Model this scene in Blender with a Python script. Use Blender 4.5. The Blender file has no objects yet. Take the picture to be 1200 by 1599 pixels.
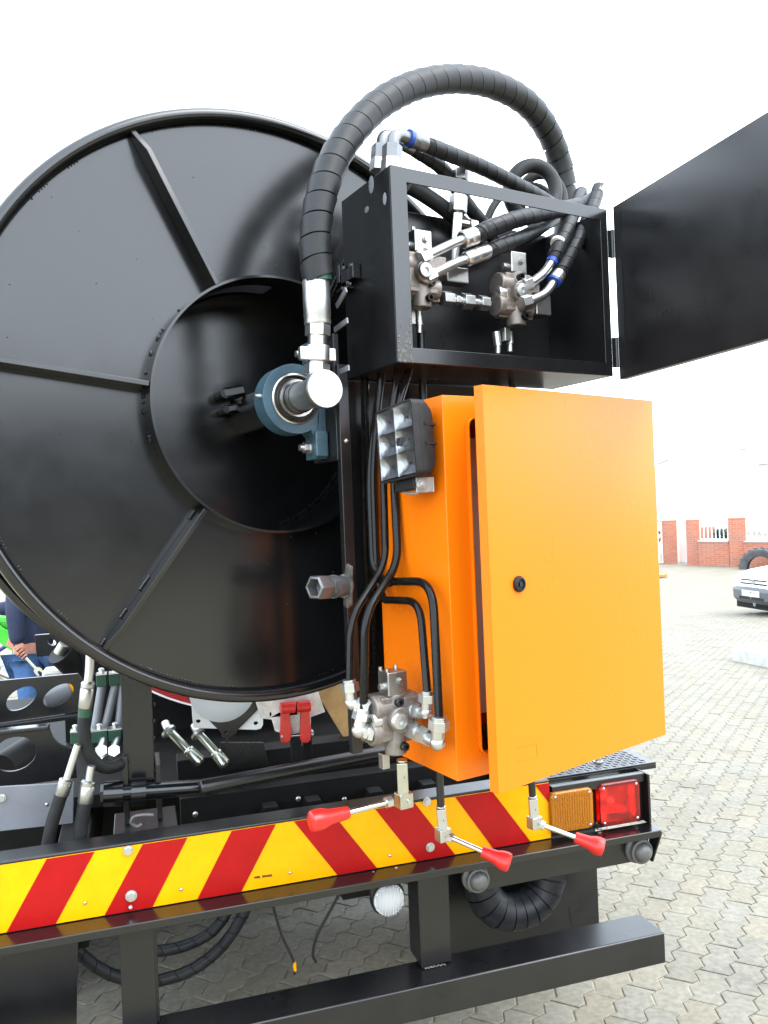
import bpy, math, random
from mathutils import Vector, Matrix
from mathutils.geometry import tessellate_polygon

random.seed(7)
PI = math.pi
V = Vector
rad = math.radians
scene = bpy.context.scene
COL = scene.collection

# ------------------------------------------------------------------ camera
FPX = 1272.0                      # focal length in pixels of a 1200 px wide picture
ROLL = rad(2.3)
CAM = V((0.0, 0.0, 1.65))
FW = V((0, 1, 0))
CR = V((math.cos(ROLL), 0, -math.sin(ROLL)))
CU = V((math.sin(ROLL), 0, math.cos(ROLL)))
cd = bpy.data.cameras.new('camera')
cd.sensor_fit = 'HORIZONTAL'
cd.sensor_width = 36.0
cd.lens = 36.0 * FPX / 1200.0
cd.clip_start = 0.05
cd.clip_end = 2000
cam = bpy.data.objects.new('camera', cd)
COL.objects.link(cam)
cam.matrix_world = Matrix(((CR.x, CU.x, -FW.x, CAM.x), (CR.y, CU.y, -FW.y, CAM.y), (CR.z, CU.z, -FW.z, CAM.z), (0, 0, 0, 1)))
scene.camera = cam

# ------------------------------------------------------------------ sky, sun, exposure
SUN_DIR = V((0.65, -0.35, 1.0)).normalized()      # towards the sun
w = bpy.data.worlds.new('World')
scene.world = w
w.use_nodes = True
nt = w.node_tree
nt.nodes.clear()
sky = nt.nodes.new('ShaderNodeTexSky')
sky.sky_type = 'NISHITA'
sky.sun_disc = False
sky.sun_elevation = math.asin(SUN_DIR.z)
sky.sun_rotation = math.atan2(SUN_DIR.x, SUN_DIR.y)
sky.air_density = 1.0
sky.dust_density = 1.5
hs = nt.nodes.new('ShaderNodeHueSaturation')      # high overcast: the blue is washed out
hs.inputs['Saturation'].default_value = 0.25
hs.inputs['Value'].default_value = 1.6
cloud = nt.nodes.new('ShaderNodeMix')             # even cloud layer over the clear-sky gradient
cloud.data_type = 'RGBA'
cloud.inputs[0].default_value = 0.6
cloud.inputs[7].default_value = (7.4, 8.7, 10.0, 1)
bg = nt.nodes.new('ShaderNodeBackground')
bg.inputs['Strength'].default_value = 0.15
wo = nt.nodes.new('ShaderNodeOutputWorld')
nt.links.new(sky.outputs[0], hs.inputs['Color'])
nt.links.new(hs.outputs[0], cloud.inputs[6])
nt.links.new(cloud.outputs[2], bg.inputs['Color'])
nt.links.new(bg.outputs[0], wo.inputs['Surface'])
sl = bpy.data.lights.new('sun', 'SUN')
sl.energy = 0.6
sl.angle = rad(40)
sl.color = (1.0, 0.96, 0.9)
sun = bpy.data.objects.new('sun', sl)
COL.objects.link(sun)
sun.rotation_euler = SUN_DIR.to_track_quat('Z', 'Y').to_euler()
sun.location = (3, -3, 8)
scene.view_settings.view_transform = 'Standard'
scene.view_settings.look = 'None'
scene.view_settings.gamma = 1.0
scene.view_settings.use_curve_mapping = False
scene.view_settings.exposure = 2.05
scene.cycles.use_denoising = True
scene.cycles.max_bounces = 8
scene.cycles.transparent_max_bounces = 12
scene.cycles.caustics_reflective = False
scene.cycles.caustics_refractive = False

# ------------------------------------------------------------------ the two frames of the place
# swivel frame (reel, cabinets): x along the cabinet fronts, y away; truck frame: x along the bumper
AS, AB = rad(60.0), rad(73.0)
SX = V((math.sin(AS), math.cos(AS), 0)); SY = V((-math.cos(AS), math.sin(AS), 0))
BX = V((math.sin(AB), math.cos(AB), 0)); BY = V((-math.cos(AB), math.sin(AB), 0))
ZZ = V((0, 0, 1))
OS = V((0.1287, 1.685, 0.0))
KB = 1.066                        # enlarges the truck frame about the camera, leaving its image position unchanged
OB = (V((0.113, 2.051, 0.0)) + BY * 0.05) * KB
ZB = -0.109  # height offset that centres this scaling on the camera

def s3(x, y, z): return OS + SX * x + SY * y + V((0, 0, z))
def b3(x, y, z): return OB + BX * (x * KB) + BY * (y * KB) + V((0, 0, ZB + z * KB))
def line(px, py): return FW + CR * ((px - 600) / FPX) + CU * ((799.5 - py) / FPX)
def meet(px, py, n, c):
    d = line(px, py)
    return CAM + d * ((c - CAM.dot(n)) / d.dot(n))
def sp(px, py, y): return meet(px, py, SY, OS.dot(SY) + y)        # image pixel cast onto a plane of the swivel frame
def sq(px, py, x): return meet(px, py, SX, OS.dot(SX) + x)
def bp(px, py, y): return meet(px, py, BY, OB.dot(BY) + y * KB)
def zp(px, py, z): return meet(px, py, ZZ, z)
GT = math.tan(rad(3.0))
def gp(px, py):
    n = V((0, GT, 1)); return meet(px, py, n, GT * 2.2)
def gz(x, y): return -(y - 2.2) * GT
def S(P): q = P - OS; return V((q.dot(SX), q.dot(SY), q.z))
def B(P): q = P - OB; return V((q.dot(BX) / KB, q.dot(BY) / KB, (q.z - ZB) / KB))
def size(P, px): return px * (P - CAM).dot(FW) / FPX

# ------------------------------------------------------------------ mesh helpers
def perp(a):
    a = a.normalized()
    h = ZZ if abs(a.z) < 0.9 else V((1, 0, 0))
    u = a.cross(h).normalized()
    return u, u.cross(a).normalized()

def spline(pts, n=8):
    pts = [V(p) for p in pts]
    P = [pts[0] * 2 - pts[1]] + pts + [pts[-1] * 2 - pts[-2]]
    out = []
    for i in range(1, len(P) - 2):
        a, b, c, d = P[i - 1], P[i], P[i + 1], P[i + 2]
        for k in range(n):
            t = k / n
            out.append(0.5 * ((2 * b) + (c - a) * t + (2 * a - 5 * b + 4 * c - d) * t * t + (3 * b - a - 3 * c + d) * t ** 3))
    out.append(pts[-1])
    return out

def round_path(pts, r, n=6):
    pts = [V(p) for p in pts]
    out = [pts[0]]
    for i in range(1, len(pts) - 1):
        a, b, c = pts[i - 1], pts[i], pts[i + 1]
        u = (a - b); v = (c - b)
        k = min(r, u.length * 0.49, v.length * 0.49)
        p0 = b + u.normalized() * k; p1 = b + v.normalized() * k
        for j in range(n + 1):
            t = j / n
            out.append(p0 * (1 - t) ** 2 + b * 2 * t * (1 - t) + p1 * t * t)
    out.append(pts[-1])
    return out

def resample(pts, step):
    pts = [V(p) for p in pts]
    L = [0]
    for a, b in zip(pts, pts[1:]): L.append(L[-1] + (b - a).length)
    n = max(2, int(L[-1] / step)); out = []; j = 0
    for i in range(n + 1):
        s = L[-1] * i / n
        while j < len(L) - 2 and L[j + 1] < s: j += 1
        t = (s - L[j]) / max(1e-9, L[j + 1] - L[j])
        out.append(pts[j].lerp(pts[j + 1], t))
    return out, L[-1]

def frames(path):
    fr = []
    t0 = (path[1] - path[0]).normalized()
    u, v = perp(t0)
    for i in range(len(path)):
        a = path[max(0, i - 1)]; b = path[min(len(path) - 1, i + 1)]
        t = (b - a).normalized()
        u = (u - t * u.dot(t)).normalized()
        v = t.cross(u)
        fr.append((t, u.copy(), v))
    return fr

class MB:
    def __init__(self): self.v = []; self.f = []; self.m = []
    def add(self, vs, fs, mi=0):
        o = len(self.v); self.v += [V(p) for p in vs]; self.f += [tuple(i + o for i in f) for f in fs]; self.m += [mi] * len(fs)
        return self
    def hexa(self, p, mi=0):     # 8 corners: bottom 4 then top 4
        return self.add(p, [(0, 3, 2, 1), (4, 5, 6, 7), (0, 1, 5, 4), (1, 2, 6, 5), (2, 3, 7, 6), (3, 0, 4, 7)], mi)
    def box(self, fr, x0, x1, y0, y1, z0, z1, mi=0):
        return self.hexa([fr(x0, y0, z0), fr(x1, y0, z0), fr(x1, y1, z0), fr(x0, y1, z0), fr(x0, y0, z1), fr(x1, y0, z1), fr(x1, y1, z1), fr(x0, y1, z1)], mi)
    def obox(self, c, a, b, d, mi=0):   # centre and three half-axes
        return self.hexa([c - a - b - d, c + a - b - d, c + a + b - d, c - a + b - d, c - a - b + d, c + a - b + d, c + a + b + d, c - a + b + d], mi)
    def cyl(self, p0, p1, r0, r1=None, n=20, caps=True, mi=0):
        r1 = r0 if r1 is None else r1
        p0 = V(p0); p1 = V(p1)
        u, v = perp(p1 - p0)
        vs = []; fs = []
        for p, r in ((p0, r0), (p1, r1)):
            for i in range(n):
                a = 2 * PI * (i + 0.5) / n
                vs.append(p + (u * math.cos(a) + v * math.sin(a)) * r)
        for i in range(n): fs.append((i, i + n, (i + 1) % n + n, (i + 1) % n))
        if caps: fs += [tuple(range(n)), tuple(range(2 * n - 1, n - 1, -1))]
        return self.add(vs, fs, mi)
    def lathe(self, p0, ax, prof, n=32, mi=0, closed=False):   # prof: (radius, height along ax)
        ax = ax.normalized(); u, v = perp(ax)
        vs = []; fs = []; m = len(prof)
        for i in range(n):
            a = 2 * PI * i / n
            d = u * math.cos(a) + v * math.sin(a)
            for r, h in prof: vs.append(p0 + ax * h + d * r)
        for i in range(n):
            j = (i + 1) % n
            for k in range(m if closed else m - 1):
                q = (k + 1) % m
                fs.append((i * m + k, i * m + q, j * m + q, j * m + k))
        return self.add(vs, fs, mi)
    def tube(self, path, r, n=12, caps=True, mi=0):
        fr = frames(path); vs = []; fs = []
        for i, p in enumerate(path):
            rr = r[i] if isinstance(r, (list, tuple)) else r
            t, u, v = fr[i]
            for k in range(n):
                a = 2 * PI * k / n
                vs.append(p + (u * math.cos(a) + v * math.sin(a)) * rr)
        for i in range(len(path) - 1):
            for k in range(n):
                q = (k + 1) % n
                fs.append((i * n + k, i * n + q, (i + 1) * n + q, (i + 1) * n + k))
        if caps:
            fs.append(tuple(range(n - 1, -1, -1))); fs.append(tuple(len(vs) - n + k for k in range(n)))
        return self.add(vs, fs, mi)
    def spiral(self, path, r, pitch, lift=0.0025, gap=0.1, nt=20, mi=0):   # spiral guard wound round a hose
        pts, L = resample(path, pitch / 4)
        fr = frames(pts); m = len(pts)
        def at(s):
            x = max(0.0, min(1.0, s / L)) * (m - 1); i = min(m - 2, int(x)); t = x - i
            return pts[i].lerp(pts[i + 1], t), fr[i][1].lerp(fr[i + 1][1], t).normalized(), fr[i][2].lerp(fr[i + 1][2], t).normalized()
        prof = [(gap, 0.0), (gap + 0.02, lift * 0.85), (0.5, lift), (0.985, lift * 1.3), (1.0, 0.0)]
        turns = int(L / pitch); vs = []; fs = []; c = len(prof)
        N = turns * nt
        for i in range(N + 1):
            th = 2 * PI * i / nt
            for o, h in prof:
                p, u, v = at((i / nt - 0.5 + o) * pitch)
                vs.append(p + (u * math.cos(th) + v * math.sin(th)) * (r + h))
        for i in range(N):
            for k in range(c - 1):
                fs.append((i * c + k, (i + 1) * c + k, (i + 1) * c + k + 1, i * c + k + 1))
        return self.add(vs, fs, mi)
    def ball(self, c, ax, bx, cx, n=12, m=8, mi=0):
        vs = [c + cx]; fs = []
        for j in range(1, m):
            t = PI * j / m
            for i in range(n):
                a = 2 * PI * i / n
                vs.append(c + cx * math.cos(t) + (ax * math.cos(a) + bx * math.sin(a)) * math.sin(t))
        vs.append(c - cx)
        for i in range(n): fs.append((0, 1 + i, 1 + (i + 1) % n))
        for j in range(m - 2):
            for i in range(n):
                a = 1 + j * n + i; b = 1 + j * n + (i + 1) % n
                fs.append((a, a + n, b + n, b))
        o = 1 + (m - 2) * n
        for i in range(n): fs.append((o + i, len(vs) - 1, o + (i + 1) % n))
        return self.add(vs, fs, mi)
    def slab(self, outer, vec, holes=(), mi=0):   # planar outline with holes, thickened by vec
        loops = [[V(p) for p in outer]] + [[V(p) for p in h] for h in holes]
        flat = [p for l in loops for p in l]; n = len(flat)
        tri = tessellate_polygon(loops)
        nrm = V((0, 0, 0))
        for t in tri: nrm += (flat[t[1]] - flat[t[0]]).cross(flat[t[2]] - flat[t[0]])
        up = nrm.dot(vec) > 0
        fs = []
        if not holes:
            fs.append(tuple(range(n))); fs.append(tuple(range(2 * n - 1, n - 1, -1)))
        else:
            for t in tri:
                fs.append(t); fs.append((t[2] + n, t[1] + n, t[0] + n))
        o = 0
        for l in loops:
            k = len(l)
            for i in range(k):
                a = o + i; b = o + (i + 1) % k
                fs.append((a, b, b + n, a + n))
            o += k
        self.add(flat + [p + vec for p in flat], fs, mi)
        return self

ROOTLOC = {}
def link(o, parent):
    COL.objects.link(o)
    if parent is not None:
        o.parent = parent
def thing(name, label, cat, loc, group=None):
    o = bpy.data.objects.new(name, None); COL.objects.link(o)
    o.empty_display_size = 0.1
    o.location = loc; o['label'] = label; o['category'] = cat
    if group: o['group'] = group
    ROOTLOC[o.name] = V(loc)
    return o
def part(name, mb, mats, parent, bevel=0.0, seg=2, ang=35, label=None, kind=None, flat=False, nofix=False):
    loc = ROOTLOC[parent.name] if parent is not None else V((0, 0, 0))
    me = bpy.data.meshes.new(name)
    me.from_pydata([tuple(p - loc) for p in mb.v], [], mb.f)
    if not isinstance(mats, (list, tuple)): mats = [mats]
    for m in mats: me.materials.append(m)
    if len(mats) > 1: me.polygons.foreach_set('material_index', mb.m)
    if not nofix: fixn(me)
    if not flat:
        me.shade_smooth(); me.set_sharp_from_angle(angle=rad(ang))
    o = bpy.data.objects.new(name, me); link(o, parent)
    ROOTLOC[o.name] = loc
    if bevel:
        b = o.modifiers.new('bevel', 'BEVEL'); b.width = bevel; b.segments = seg; b.limit_method = 'ANGLE'; b.angle_limit = rad(40)
        b.harden_normals = True
    if label: o['label'] = label
    if kind: o['kind'] = kind
    return o
def fixn(me):
    import bmesh
    bm = bmesh.new(); bm.from_mesh(me); bmesh.ops.recalc_face_normals(bm, faces=bm.faces); bm.to_mesh(me); bm.free(); me.update()
def solo(name, mb, mats, label, cat, group=None, bevel=0.0, **k):
    xs = [p.x for p in mb.v]; ys = [p.y for p in mb.v]; zs = [p.z for p in mb.v]
    loc = V(((min(xs) + max(xs)) / 2, (min(ys) + max(ys)) / 2, min(zs)))
    mb.v = [p - loc for p in mb.v]
    o = part(name, mb, mats, None, bevel, **k)
    o.location = loc; o['label'] = label; o['category'] = cat
    if group: o['group'] = group
    ROOTLOC[o.name] = loc
    return o
def struct(name, mb, mats, **k):
    o = part(name, mb, mats, None, **k); o['kind'] = 'structure'; return o

# ------------------------------------------------------------------ materials
def mat(name, col, rough=0.5, metal=0.0, spec=0.5, coat=0.0, var=0.0, scale=30.0, bump=0.0, bscale=400.0, rvar=0.0, trans=0.0, ior=1.5, col2=None, emis=None):
    m = bpy.data.materials.new(name); m.use_nodes = True
    t = m.node_tree; b = t.nodes['Principled BSDF']
    b.inputs['Base Color'].default_value = (*col, 1); b.inputs['Roughness'].default_value = rough; b.inputs['Metallic'].default_value = metal
    b.inputs['Specular IOR Level'].default_value = spec; b.inputs['Coat Weight'].default_value = coat; b.inputs['Coat Roughness'].default_value = 0.05
    b.inputs['Transmission Weight'].default_value = trans; b.inputs['IOR'].default_value = ior
    if var or rvar or bump:
        g = t.nodes.new('ShaderNodeNewGeometry')
    if var or rvar:
        n = t.nodes.new('ShaderNodeTexNoise'); n.inputs['Scale'].default_value = scale; n.inputs['Detail'].default_value = 6; n.inputs['Roughness'].default_value = 0.65
        t.links.new(g.outputs['Position'], n.inputs['Vector'])
        mr = t.nodes.new('ShaderNodeMapRange'); mr.inputs['From Min'].default_value = 0.3; mr.inputs['From Max'].default_value = 0.7
        t.links.new(n.outputs['Fac'], mr.inputs['Value'])
        if var:
            mx = t.nodes.new('ShaderNodeMix'); mx.data_type = 'RGBA'
            c2 = col2 if col2 else tuple(min(1, c * (1 + var)) for c in col)
            c1 = col if col2 else tuple(c * (1 - var) for c in col)
            mx.inputs[6].default_value = (*c1, 1); mx.inputs[7].default_value = (*c2, 1)
            t.links.new(mr.outputs[0], mx.inputs[0]); t.links.new(mx.outputs[2], b.inputs['Base Color'])
        if rvar:
            m2 = t.nodes.new('ShaderNodeMapRange'); m2.inputs['To Min'].default_value = max(0.02, rough - rvar); m2.inputs['To Max'].default_value = rough + rvar
            t.links.new(mr.outputs[0], m2.inputs['Value']); t.links.new(m2.outputs[0], b.inputs['Roughness'])
    if bump:
        n2 = t.nodes.new('ShaderNodeTexNoise'); n2.inputs['Scale'].default_value = bscale; n2.inputs['Detail'].default_value = 3
        t.links.new(g.outputs['Position'], n2.inputs['Vector'])
        bn = t.nodes.new('ShaderNodeBump'); bn.inputs['Strength'].default_value = bump; bn.inputs['Distance'].default_value = 0.002
        t.links.new(n2.outputs['Fac'], bn.inputs['Height']); t.links.new(bn.outputs[0], b.inputs['Normal'])
    if emis:
        b.inputs['Emission Color'].default_value = (*emis[0], 1); b.inputs['Emission Strength'].default_value = emis[1]
    return m

BLACK = mat('black gloss paint', (0.0028, 0.0029, 0.0032), 0.2, spec=0.6, var=1, col2=(0.005, 0.005, 0.0055), scale=9, rvar=0.025, bump=0.07, bscale=6)
BLACK2 = mat('black satin paint', (0.0055, 0.0055, 0.006), 0.3, var=0.3, scale=9, rvar=0.04, bump=0.06, bscale=150)
WORN = mat('black paint scuffed to steel', (0.02, 0.02, 0.021), 0.4, var=1, col2=(0.16, 0.14, 0.12), scale=55, rvar=0.1)
RUBBER = mat('black rubber', (0.010, 0.0098, 0.0098), 0.6, spec=0.3, var=0.4, scale=40, bump=0.15, bscale=300)
GUARD = mat('black plastic spiral guard', (0.012, 0.0125, 0.014), 0.46, spec=0.3, var=0.5, scale=25, rvar=0.08)
GREENC = mat('green hose cover', (0.004, 0.045, 0.022), 0.5, var=0.3)
PIPE = mat('black gloss tube', (0.006, 0.0055, 0.005), 0.16, spec=0.2, rvar=0.04, var=0.3, scale=30)
ORANGE = mat('orange powder coat', (0.72, 0.148, 0.002), 0.28, spec=0.32, rvar=0.015, scale=4)
BEIGE = mat('beige mounting panel', (0.62, 0.55, 0.52), 0.5, var=0.05)
ZINC = mat('bright zinc', (0.50, 0.505, 0.495), 0.36, metal=1.0, var=0.05, scale=25, rvar=0.04)
ZINCD = mat('dull zinc', (0.36, 0.355, 0.335), 0.34, metal=1.0, var=0.08, scale=30, rvar=0.05)
ZINCY = mat('yellow passivated zinc', (0.44, 0.435, 0.375), 0.3, metal=1.0, var=0.06, scale=30, rvar=0.05)
CHROME = mat('chromed rod', (0.6, 0.6, 0.6), 0.14, metal=1.0)
CAST = mat('grey cast iron', (0.175, 0.152, 0.135), 0.45, metal=0.55, var=0.22, scale=90, rvar=0.1, bump=0.25, bscale=500)
STEEL = mat('bearing steel', (0.45, 0.43, 0.41), 0.26, metal=1.0, var=0.1)
BLUEP = mat('blue grey casting paint', (0.03, 0.065, 0.09), 0.42, var=0.2, scale=60, bump=0.2, bscale=300)
REDP = mat('red plastic grip', (0.5, 0.012, 0.009), 0.36, var=0.08, scale=60, bump=0.06, bscale=300)
REDC = mat('red painted clamp', (0.50, 0.02, 0.016), 0.35, var=0.2, scale=50)
CYEL = mat('yellow reflective sheet', (0.72, 0.305, 0.0), 0.34, spec=0.2, var=0.08, scale=16, coat=0.0, bump=0.03, bscale=900)
CRED = mat('red reflective sheet', (0.29, 0.0035, 0.004), 0.34, spec=0.2, var=0.1, scale=16, coat=0.0, bump=0.03, bscale=900)
WHITE = mat('white paint', (0.78, 0.78, 0.77), 0.35, var=0.05, scale=8)
TANKR = mat('dark red paint', (0.30, 0.02, 0.02), 0.35, var=0.1)
GREYP = mat('mid grey satin panel', (0.16, 0.165, 0.18), 0.38, var=0.12, scale=10)
WOOD = mat('tan plywood', (0.42, 0.25, 0.10), 0.6, var=0.25, scale=22)
CLEAR = mat('clear polycarbonate', (0.9, 0.91, 0.92), 0.12, trans=1.0, ior=1.45)
FROST = mat('ribbed clear lens', (0.86, 0.88, 0.90), 0.22, trans=0.55, ior=1.45, spec=0.6)
AMBER = mat('amber lens', (1.0, 0.36, 0.006), 0.16, trans=0.75, ior=1.45)
REDL = mat('red lens', (0.80, 0.016, 0.016), 0.2, trans=0.9, ior=1.45)
MIRROR = mat('lamp reflector', (0.5, 0.5, 0.51), 0.2, metal=1.0, bump=0.35, bscale=250)
BLUEB = mat('blue hose band', (0.01, 0.05, 0.28), 0.4)
GREYD = mat('grey dome plastic', (0.07, 0.069, 0.067), 0.42, var=0.15)
DARK = mat('dark underbody paint', (0.005, 0.0048, 0.0046), 0.6, spec=0.2, var=0.5, scale=14)
LAMPM = mat('tail lamp reflector', (0.9, 0.9, 0.9), 0.22, metal=1.0)
CUPM = mat('work lamp reflector', (0.42, 0.42, 0.43), 0.3, metal=1.0, bump=1.0, bscale=90)
GALV = mat('dull galvanised steel', (0.36, 0.36, 0.35), 0.38, metal=0.45, var=0.12, scale=30)
GALVD = mat('darkened zinc', (0.15, 0.152, 0.155), 0.3, metal=0.6, var=0.1, scale=30)  # zinc base darkened so the fittings keep tone against the bright sky
# ================================================================== GROUND
SAND = mat('sandy joint', (0.27, 0.24, 0.165), 0.9, var=0.45, scale=9, bump=0.3, bscale=120)
PAVE = bpy.data.materials.new('concrete paver'); PAVE.use_nodes = True
def _pave():
    t = PAVE.node_tree; b = t.nodes['Principled BSDF']; b.inputs['Roughness'].default_value = 0.85
    g = t.nodes.new('ShaderNodeNewGeometry'); oi = t.nodes.new('ShaderNodeObjectInfo')
    add = t.nodes.new('ShaderNodeMath'); add.operation = 'ADD'; fr = t.nodes.new('ShaderNodeMath'); fr.operation = 'FRACT'
    t.links.new(g.outputs['Random Per Island'], add.inputs[0]); t.links.new(oi.outputs['Random'], add.inputs[1]); t.links.new(add.outputs[0], fr.inputs[0])
    n = t.nodes.new('ShaderNodeTexNoise'); n.inputs['Scale'].default_value = 2.2; n.inputs['Detail'].default_value = 8; n.inputs['Roughness'].default_value = 0.7
    t.links.new(g.outputs['Position'], n.inputs['Vector'])
    r1 = t.nodes.new('ShaderNodeValToRGB')
    r1.color_ramp.elements[0].position = 0.3; r1.color_ramp.elements[0].color = (0.140, 0.126, 0.096, 1)
    r1.color_ramp.elements[1].position = 0.7; r1.color_ramp.elements[1].color = (0.195, 0.178, 0.140, 1)
    t.links.new(n.outputs['Fac'], r1.inputs[0])
    mr = t.nodes.new('ShaderNodeMapRange'); mr.inputs['To Min'].default_value = 0.93; mr.inputs['To Max'].default_value = 1.06
    t.links.new(fr.outputs[0], mr.inputs['Value'])
    n2 = t.nodes.new('ShaderNodeTexNoise'); n2.inputs['Scale'].default_value = 45; n2.inputs['Detail'].default_value = 5
    t.links.new(g.outputs['Position'], n2.inputs['Vector'])
    m2 = t.nodes.new('ShaderNodeMapRange'); m2.inputs['From Min'].default_value = 0.3; m2.inputs['From Max'].default_value = 0.7; m2.inputs['To Min'].default_value = 0.76; m2.inputs['To Max'].default_value = 1.16
    t.links.new(n2.outputs['Fac'], m2.inputs['Value'])
    mu = t.nodes.new('ShaderNodeMath'); mu.operation = 'MULTIPLY'; t.links.new(mr.outputs[0], mu.inputs[0]); t.links.new(m2.outputs[0], mu.inputs[1])
    n3 = t.nodes.new('ShaderNodeTexNoise'); n3.inputs['Scale'].default_value = 1.1; n3.inputs['Detail'].default_value = 9; n3.inputs['Roughness'].default_value = 0.72
    t.links.new(g.outputs['Position'], n3.inputs['Vector'])
    m3 = t.nodes.new('ShaderNodeMapRange'); m3.inputs['From Min'].default_value = 0.54; m3.inputs['From Max'].default_value = 0.72; m3.inputs['To Min'].default_value = 1.0; m3.inputs['To Max'].default_value = 0.55
    t.links.new(n3.outputs['Fac'], m3.inputs['Value'])
    mu2 = t.nodes.new('ShaderNodeMath'); mu2.operation = 'MULTIPLY'; t.links.new(mu.outputs[0], mu2.inputs[0]); t.links.new(m3.outputs[0], mu2.inputs[1]); mu = mu2
    mx = t.nodes.new('ShaderNodeVectorMath'); mx.operation = 'SCALE'; t.links.new(r1.outputs[0], mx.inputs[0]); t.links.new(mu.outputs[0], mx.inputs['Scale'])
    tint = t.nodes.new('ShaderNodeMix'); tint.data_type = 'RGBA'; tint.blend_type = 'MULTIPLY'; tint.inputs[0].default_value = 1.0
    rr = t.nodes.new('ShaderNodeValToRGB'); rr.color_ramp.elements[0].color = (1.03, 1.0, 0.93, 1); rr.color_ramp.elements[1].color = (0.97, 0.99, 1.02, 1)
    f2 = t.nodes.new('ShaderNodeMath'); f2.operation = 'MULTIPLY'; f2.inputs[1].default_value = 7.31; f3 = t.nodes.new('ShaderNodeMath'); f3.operation = 'FRACT'
    t.links.new(fr.outputs[0], f2.inputs[0]); t.links.new(f2.outputs[0], f3.inputs[0]); t.links.new(f3.outputs[0], rr.inputs[0])
    t.links.new(mx.outputs[0], tint.inputs[6]); t.links.new(rr.outputs[0], tint.inputs[7]); t.links.new(tint.outputs[2], b.inputs['Base Color'])
    bn = t.nodes.new('ShaderNodeBump'); bn.inputs['Strength'].default_value = 0.35; bn.inputs['Distance'].default_value = 0.004
    t.links.new(n2.outputs['Fac'], bn.inputs['Height']); t.links.new(bn.outputs[0], b.inputs['Normal'])
_pave()
def gh(y): return gz(0, max(-3.0, min(22.0, y)))
ysec = [-250, -60, -3, 16.9, 22, 60, 250, 900]
m = MB(); vs = []; fs = []
for y in ysec:
    for x in (-600, 600): vs.append(V((x, y, gh(y) - 0.001)))
for i in range(len(ysec) - 1): fs.append((2 * i, 2 * i + 1, 2 * i + 3, 2 * i + 2))
m.add(vs, fs); m.m = [0, 0, 0, 1, 1, 1, 1]
ground = struct('ground', m, [SAND, PAVE])
# zigzag pavers: long joints run along a direction taken from two image pixels
g0 = gp(1060, 1532); g1 = gp(1176, 1262)
DU = V((g1.x - g0.x, g1.y - g0.y, 0)).normalized(); DVv = V((DU.y, -DU.x, 0))
NG = V((0, GT, 1)).normalized()
LU, LW, AZ, JT = 0.215, 0.1015, 0.013, 0.0045
def outline(inset):
    pr = [(0, 0), (1 / 8, 1), (3 / 8, -1), (5 / 8, 1), (7 / 8, -1), (1, 0)]
    o = []
    for s_, k in pr:
        s2 = inset + (LU - 2 * inset) * s_
        o.append((s2, k * AZ + LW / 2 - inset))
    for s_, k in reversed(pr):
        s2 = inset + (LU - 2 * inset) * s_
        o.append((s2, k * AZ - LW / 2 + inset))
    return o
o0, o1 = outline(JT / 2), outline(JT / 2 + 0.004)
pv = [(x, y, -0.004) for x, y in o0] + [(x, y, 0.0028) for x, y in o0] + [(x, y, 0.0046) for x, y in o1]
pf = [(i, (i + 1) % 12, 12 + (i + 1) % 12, 12 + i) for i in range(12)] + [(12 + i, 12 + (i + 1) % 12, 24 + (i + 1) % 12, 24 + i) for i in range(12)]
for i in range(5): pf.append((24 + i, 24 + i + 1, 24 + 10 - i, 24 + 11 - i))
pme = bpy.data.meshes.new('paver'); pme.from_pydata(pv, [], pf); fixn(pme); pme.materials.append(PAVE)
def visible(P):
    d = P - CAM; w_ = d.dot(FW)
    if w_ < 0.8: return None
    return 600 + FPX * d.dot(CR) / w_, 799.5 - FPX * d.dot(CU) / w_, w_
cand = []
for iv in range(-160, 160):
    for iu in range(-90, 130):
        u = (iu + 0.5 * (iv % 2)) * LU; v_ = iv * LW
        x = g0.x + DU.x * u + DVv.x * v_; y = g0.y + DU.y * u + DVv.y * v_
        if y < 1.0 or y > 17: continue
        P = V((x, y, gz(x, y))); q = visible(P)
        if q is None or q[0] < -250 or q[0] > 1420 or q[1] > 1850: continue
        seen = q[1] < 1640 and -40 < q[0] < 1240 and ((q[0] > 900 and q[1] > 880) or (150 < q[0] <= 900 and q[1] > 1380))
        cand.append((seen, -q[2], P))
cand.sort(key=lambda c: (-int(c[0]), -c[1]))
ub = Matrix((DU, DVv, ZZ)).transposed()
ux = (DU - NG * DU.dot(NG)).normalized(); uy = NG.cross(ux); RB = Matrix((ux, -uy if uy.dot(DVv) < 0 else uy, NG)).transposed()
random.seed(12)
mbig = MB(); proto = None
for i, (seen, dd_, P) in enumerate(cand):
    R = RB @ Matrix.Rotation(random.gauss(0, 0.006), 3, 'Z') @ Matrix.Rotation(random.gauss(0, 0.008), 3, 'X')
    P = P + V((0, 0, random.gauss(0, 0.0012)))
    if i < 300:
        o = bpy.data.objects.new('paver', pme); COL.objects.link(o); o.parent = ground
        o.matrix_local = Matrix.Translation(P) @ R.to_4x4()
    else:
        mbig.add([P + R @ V(p) for p in pv], pf)
part('paver_field', mbig, PAVE, ground, kind='stuff', flat=True, nofix=True) if mbig.v else None

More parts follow.
